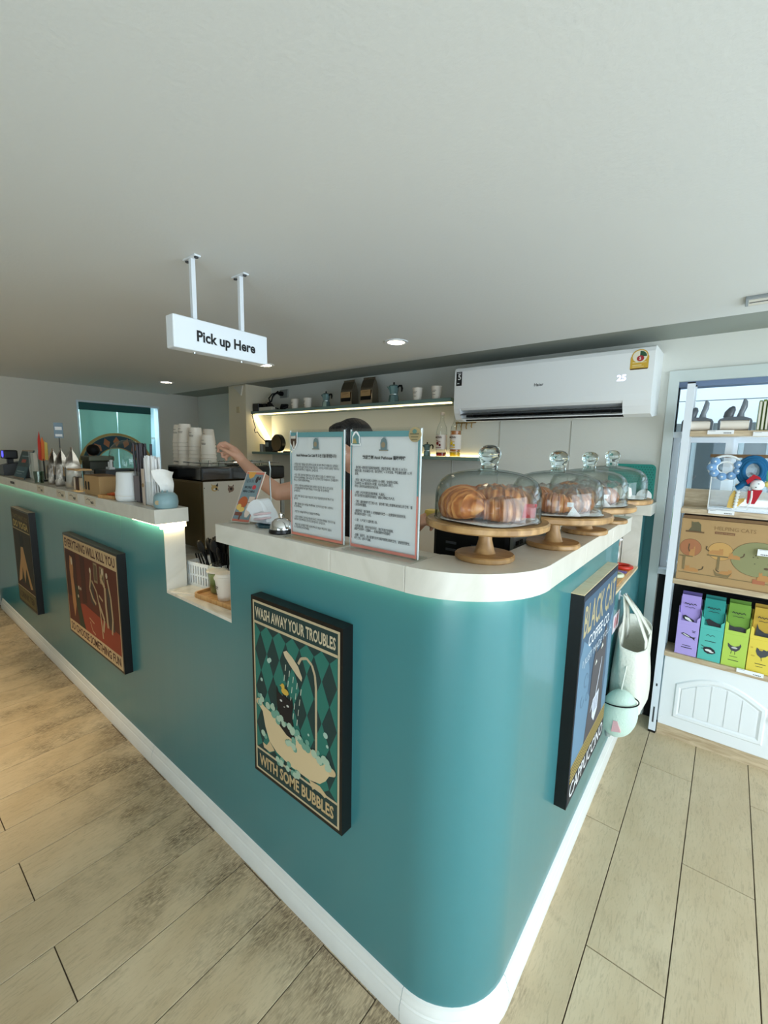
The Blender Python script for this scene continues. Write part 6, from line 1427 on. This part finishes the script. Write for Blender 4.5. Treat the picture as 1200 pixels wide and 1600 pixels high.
# pouch boxes
def pouch_box(lab, x, c, cd, cp, animal, first=False):
    t = thing('pouch_box', lab, 'snack box', (x, 2.642, .479), radians(0), 'coloured pouch boxes on the low shelf')
    w_ = .093; cm_ = F(c)
    MB().box(0, w_, 0, .075, 0, .165, bev=.0015).build('box_front', cm_, t)
    MB().prism([(0, .165), (w_, .165), (w_, .215), (w_ * .86, .200), (w_ * .86, .182), (w_ * .14, .182), (w_ * .14, .215), (0, .225)], (0, 0, 0), XP, ZP, YP, .002).build('cut_out_front', cm_, t)
    MB().box(0, .0015, .002, .075, .165, .255).box(w_ - .0015, w_, .002, .075, .165, .255).box(0, w_, .0735, .075, .165, .290).build('box_back', cm_, t)
    fr = ((0, 0, 0), XP, ZP, -YP); ink = F((32, 30, 36)); wht = F((226, 226, 224))
    for k in range(2):
        b = MB(); y = .012 + .028 * k; h = .315 + .012 * k
        b.add([(.006, y, .168), (w_ - .006, y, .168), (w_ - .006, y + .018, .168), (.006, y + .018, .168), (.005, y + .004, .245), (w_ - .005, y + .004, .245), (w_ - .005, y + .016, .245), (.005, y + .016, .245), (.006, y + .010, h), (w_ - .006, y + .010, h), (w_ - .006, y + .012, h), (.006, y + .012, h)],
              [(0, 1, 5, 4), (4, 5, 9, 8), (3, 2, 1, 0), (2, 3, 7, 6), (6, 7, 11, 10), (1, 2, 6, 5), (5, 6, 10, 9), (3, 0, 4, 7), (7, 4, 8, 11), (8, 9, 10, 11)])
        b.build('pouch', F(cd) if k else F(cp), t)
    fp = ((0, .0115, 0), XP, ZP, -YP)
    sc = [(.02, .268), (.024, .276), (.030, .268), (.036, .274), (.042, .266), (.048, .274), (.056, .268), (.064, .276), (.070, .268)]
    shape(fp, strips(sc, .003), ink, t, 'script_print', .0014); shape(fp, strips([(.024, .252), (.034, .255), (.046, .251), (.058, .255), (.066, .251)], .002), ink, t, 'script_print', .0014)
    return t, fr, fp, ink, wht
t, fr, fp, ink, wht = pouch_box('lilac pouch box with fish drawing on the low shelf', -.131, (178, 158, 222), (92, 76, 138), (168, 146, 214), 'fish')
shape(fr, [[(.018, .112), (.032, .104), (.050, .098), (.068, .096), (.080, .086), (.078, .098), (.084, .104), (.068, .102), (.048, .112), (.030, .118)]], ink, t, 'fish_print'); shape(fr, [[(.026, .112), (.046, .102), (.062, .100), (.046, .108), (.032, .114)]], wht, t, 'fish_belly', .0010)
shape(fr, [rect(.064, .134, .080, .137), rect(.066, .127, .078, .130), rect(.03, .05, .066, .053), rect(.026, .038, .072, .042)], ink, t, 'small_print'); shape(fp, [[(.018, .205), (.03, .21), (.066, .19), (.07, .175), (.05, .175), (.02, .19)]], ink, t, 'pouch_fish_print', .003); shape(fp, [[(.026, .20), (.045, .198), (.062, .18), (.05, .18), (.03, .19)]], wht, t, 'pouch_fish_belly', .0036)
t, fr, fp, ink, wht = pouch_box('teal pouch box with shellfish drawing on the low shelf', -.034, (84, 184, 172), (24, 122, 116), (28, 140, 132), 'shell')
shape(fr, [[(.020, .062), (.03, .07), (.05, .072), (.066, .062), (.072, .048), (.06, .038), (.04, .036), (.026, .044)]] + strips([(.01, .075), (.03, .066)], .003) + strips([(.012, .058), (.028, .058)], .003), ink, t, 'shell_print'); shape(fr, [oval(.042, .054, .014, .006, 9), oval(.055, .048, .010, .004, 8)], wht, t, 'shell_lights', .0010)
shape(fr, strips([(.026, .128), (.034, .136), (.044, .128), (.052, .136), (.062, .130)], .002) + [rect(.024, .100, .068, .103)], ink, t, 'script_print'); shape(fp, [[(.018, .205), (.03, .215), (.05, .205), (.076, .195), (.076, .168), (.045, .168), (.03, .18)]], ink, t, 'pouch_shell_print', .003)
t, fr, fp, ink, wht = pouch_box('lime green pouch box with hen drawing on the low shelf', .062, (178, 206, 84), (96, 140, 44), (110, 152, 50), 'hen')
HEN = [(.018, .118), (.020, .100), (.034, .082), (.052, .080), (.064, .092), (.070, .112), (.066, .124), (.062, .112), (.046, .104), (.030, .108)]
shape(fr, [HEN], F((64, 66, 70)), t, 'hen_print'); shape(fr, strips([(.036, .082), (.034, .066)], .002) + strips([(.048, .08), (.050, .064)], .002) + [rect(.03, .052, .06, .054), rect(.026, .032, .066, .035)], ink, t, 'small_print', .0008); shape(fr, [oval(.045, .098, .012, .005, 10)], F((190, 190, 186)), t, 'hen_wing', .0010)
shape(fp, [[(.010, .225), (.018, .205), (.035, .200), (.06, .205), (.078, .20), (.076, .170), (.02, .170)]], F((50, 52, 54)), t, 'pouch_hen_print', .003)
t, fr, fp, ink, wht = pouch_box('yellow pouch box with rooster drawing on the low shelf', .158, (226, 202, 74), (176, 140, 40), (190, 154, 48), 'rooster')
shape(fr, [[(.030, .126), (.028, .108), (.034, .090), (.048, .078), (.066, .088), (.078, .104), (.076, .124), (.066, .118), (.052, .122), (.040, .118)]], F((70, 72, 76)), t, 'rooster_print'); shape(fr, [oval(.046, .118, .008, .005, 8), oval(.012, .122, .005, .004, 6), oval(.02, .082, .008, .004, 6)], F((200, 170, 60)), t, 'rooster_comb', .0010)
shape(fr, strips([(.050, .08), (.052, .064)], .002) + [rect(.03, .045, .07, .048), rect(.034, .032, .06, .034)], ink, t, 'small_print'); shape(fp, [[(.020, .24), (.028, .215), (.05, .20), (.078, .20), (.078, .170), (.016, .170)]], F((50, 52, 54)), t, 'pouch_rooster_print', .003)
tag(MB().box(0, .55, 0, .006, 0, .30).build('dark_backing', M['blackm'], loc=(-.14, 2.772, .50)), 'black backing sheet behind the coloured pouch boxes', 'backing sheet')

# plant on the window ledge
pt_ = thing('potted_plant', 'green leafy plant between window frame and shelving post', 'plant', (-.243, 2.945, .885))
MB().lathe([(0, 0), (.035, 0), (.045, .06), (.042, .06), (.034, .005)], n=18, closed=False).build('pot', clear('glass_pot', (.8, .88, .88), (.5, .6, .6), .1, .6), pt_, smooth=50)
lf = mat('leaf_green', (110, 176, 40), .4, trans=0); wl_ = mat('pale_leaf', (206, 226, 222), .5)
for i, (dx, dz, tilt, s, mm) in enumerate(((-.012, .25, 20, 1.1, lf), (.018, .24, -25, 1.0, lf), (.0, .29, 60, .9, lf), (-.010, .35, 10, .9, wl_), (.020, .35, -20, .8, wl_), (.012, .20, 10, .8, lf))):
    P = []
    for a in range(9):
        u = a / 8; wd = .030 * s * sin(pi * min(1, u * .92 + .04)) ** .8; c = Vector((dx + sin(radians(tilt)) * .10 * s * (u - .4), -.02 + .02 * sin(i) + .015 * u, dz + cos(radians(tilt)) * .11 * s * (u - .4)))
        sd = Vector((cos(radians(tilt)), .15 * (1 if i % 2 else -1), -sin(radians(tilt))))
        P.append([c - sd * wd, c - Vector((0, .005, 0)), c + sd * wd])
    MB().grid(P).build('leaf', mm, pt_, smooth=60)
    MB().tube([(0, 0, .02), (dx * .4, -.01, dz * .5), (dx, -.018, dz - .03)], .0022, 6).build('stem', lf, pt_)
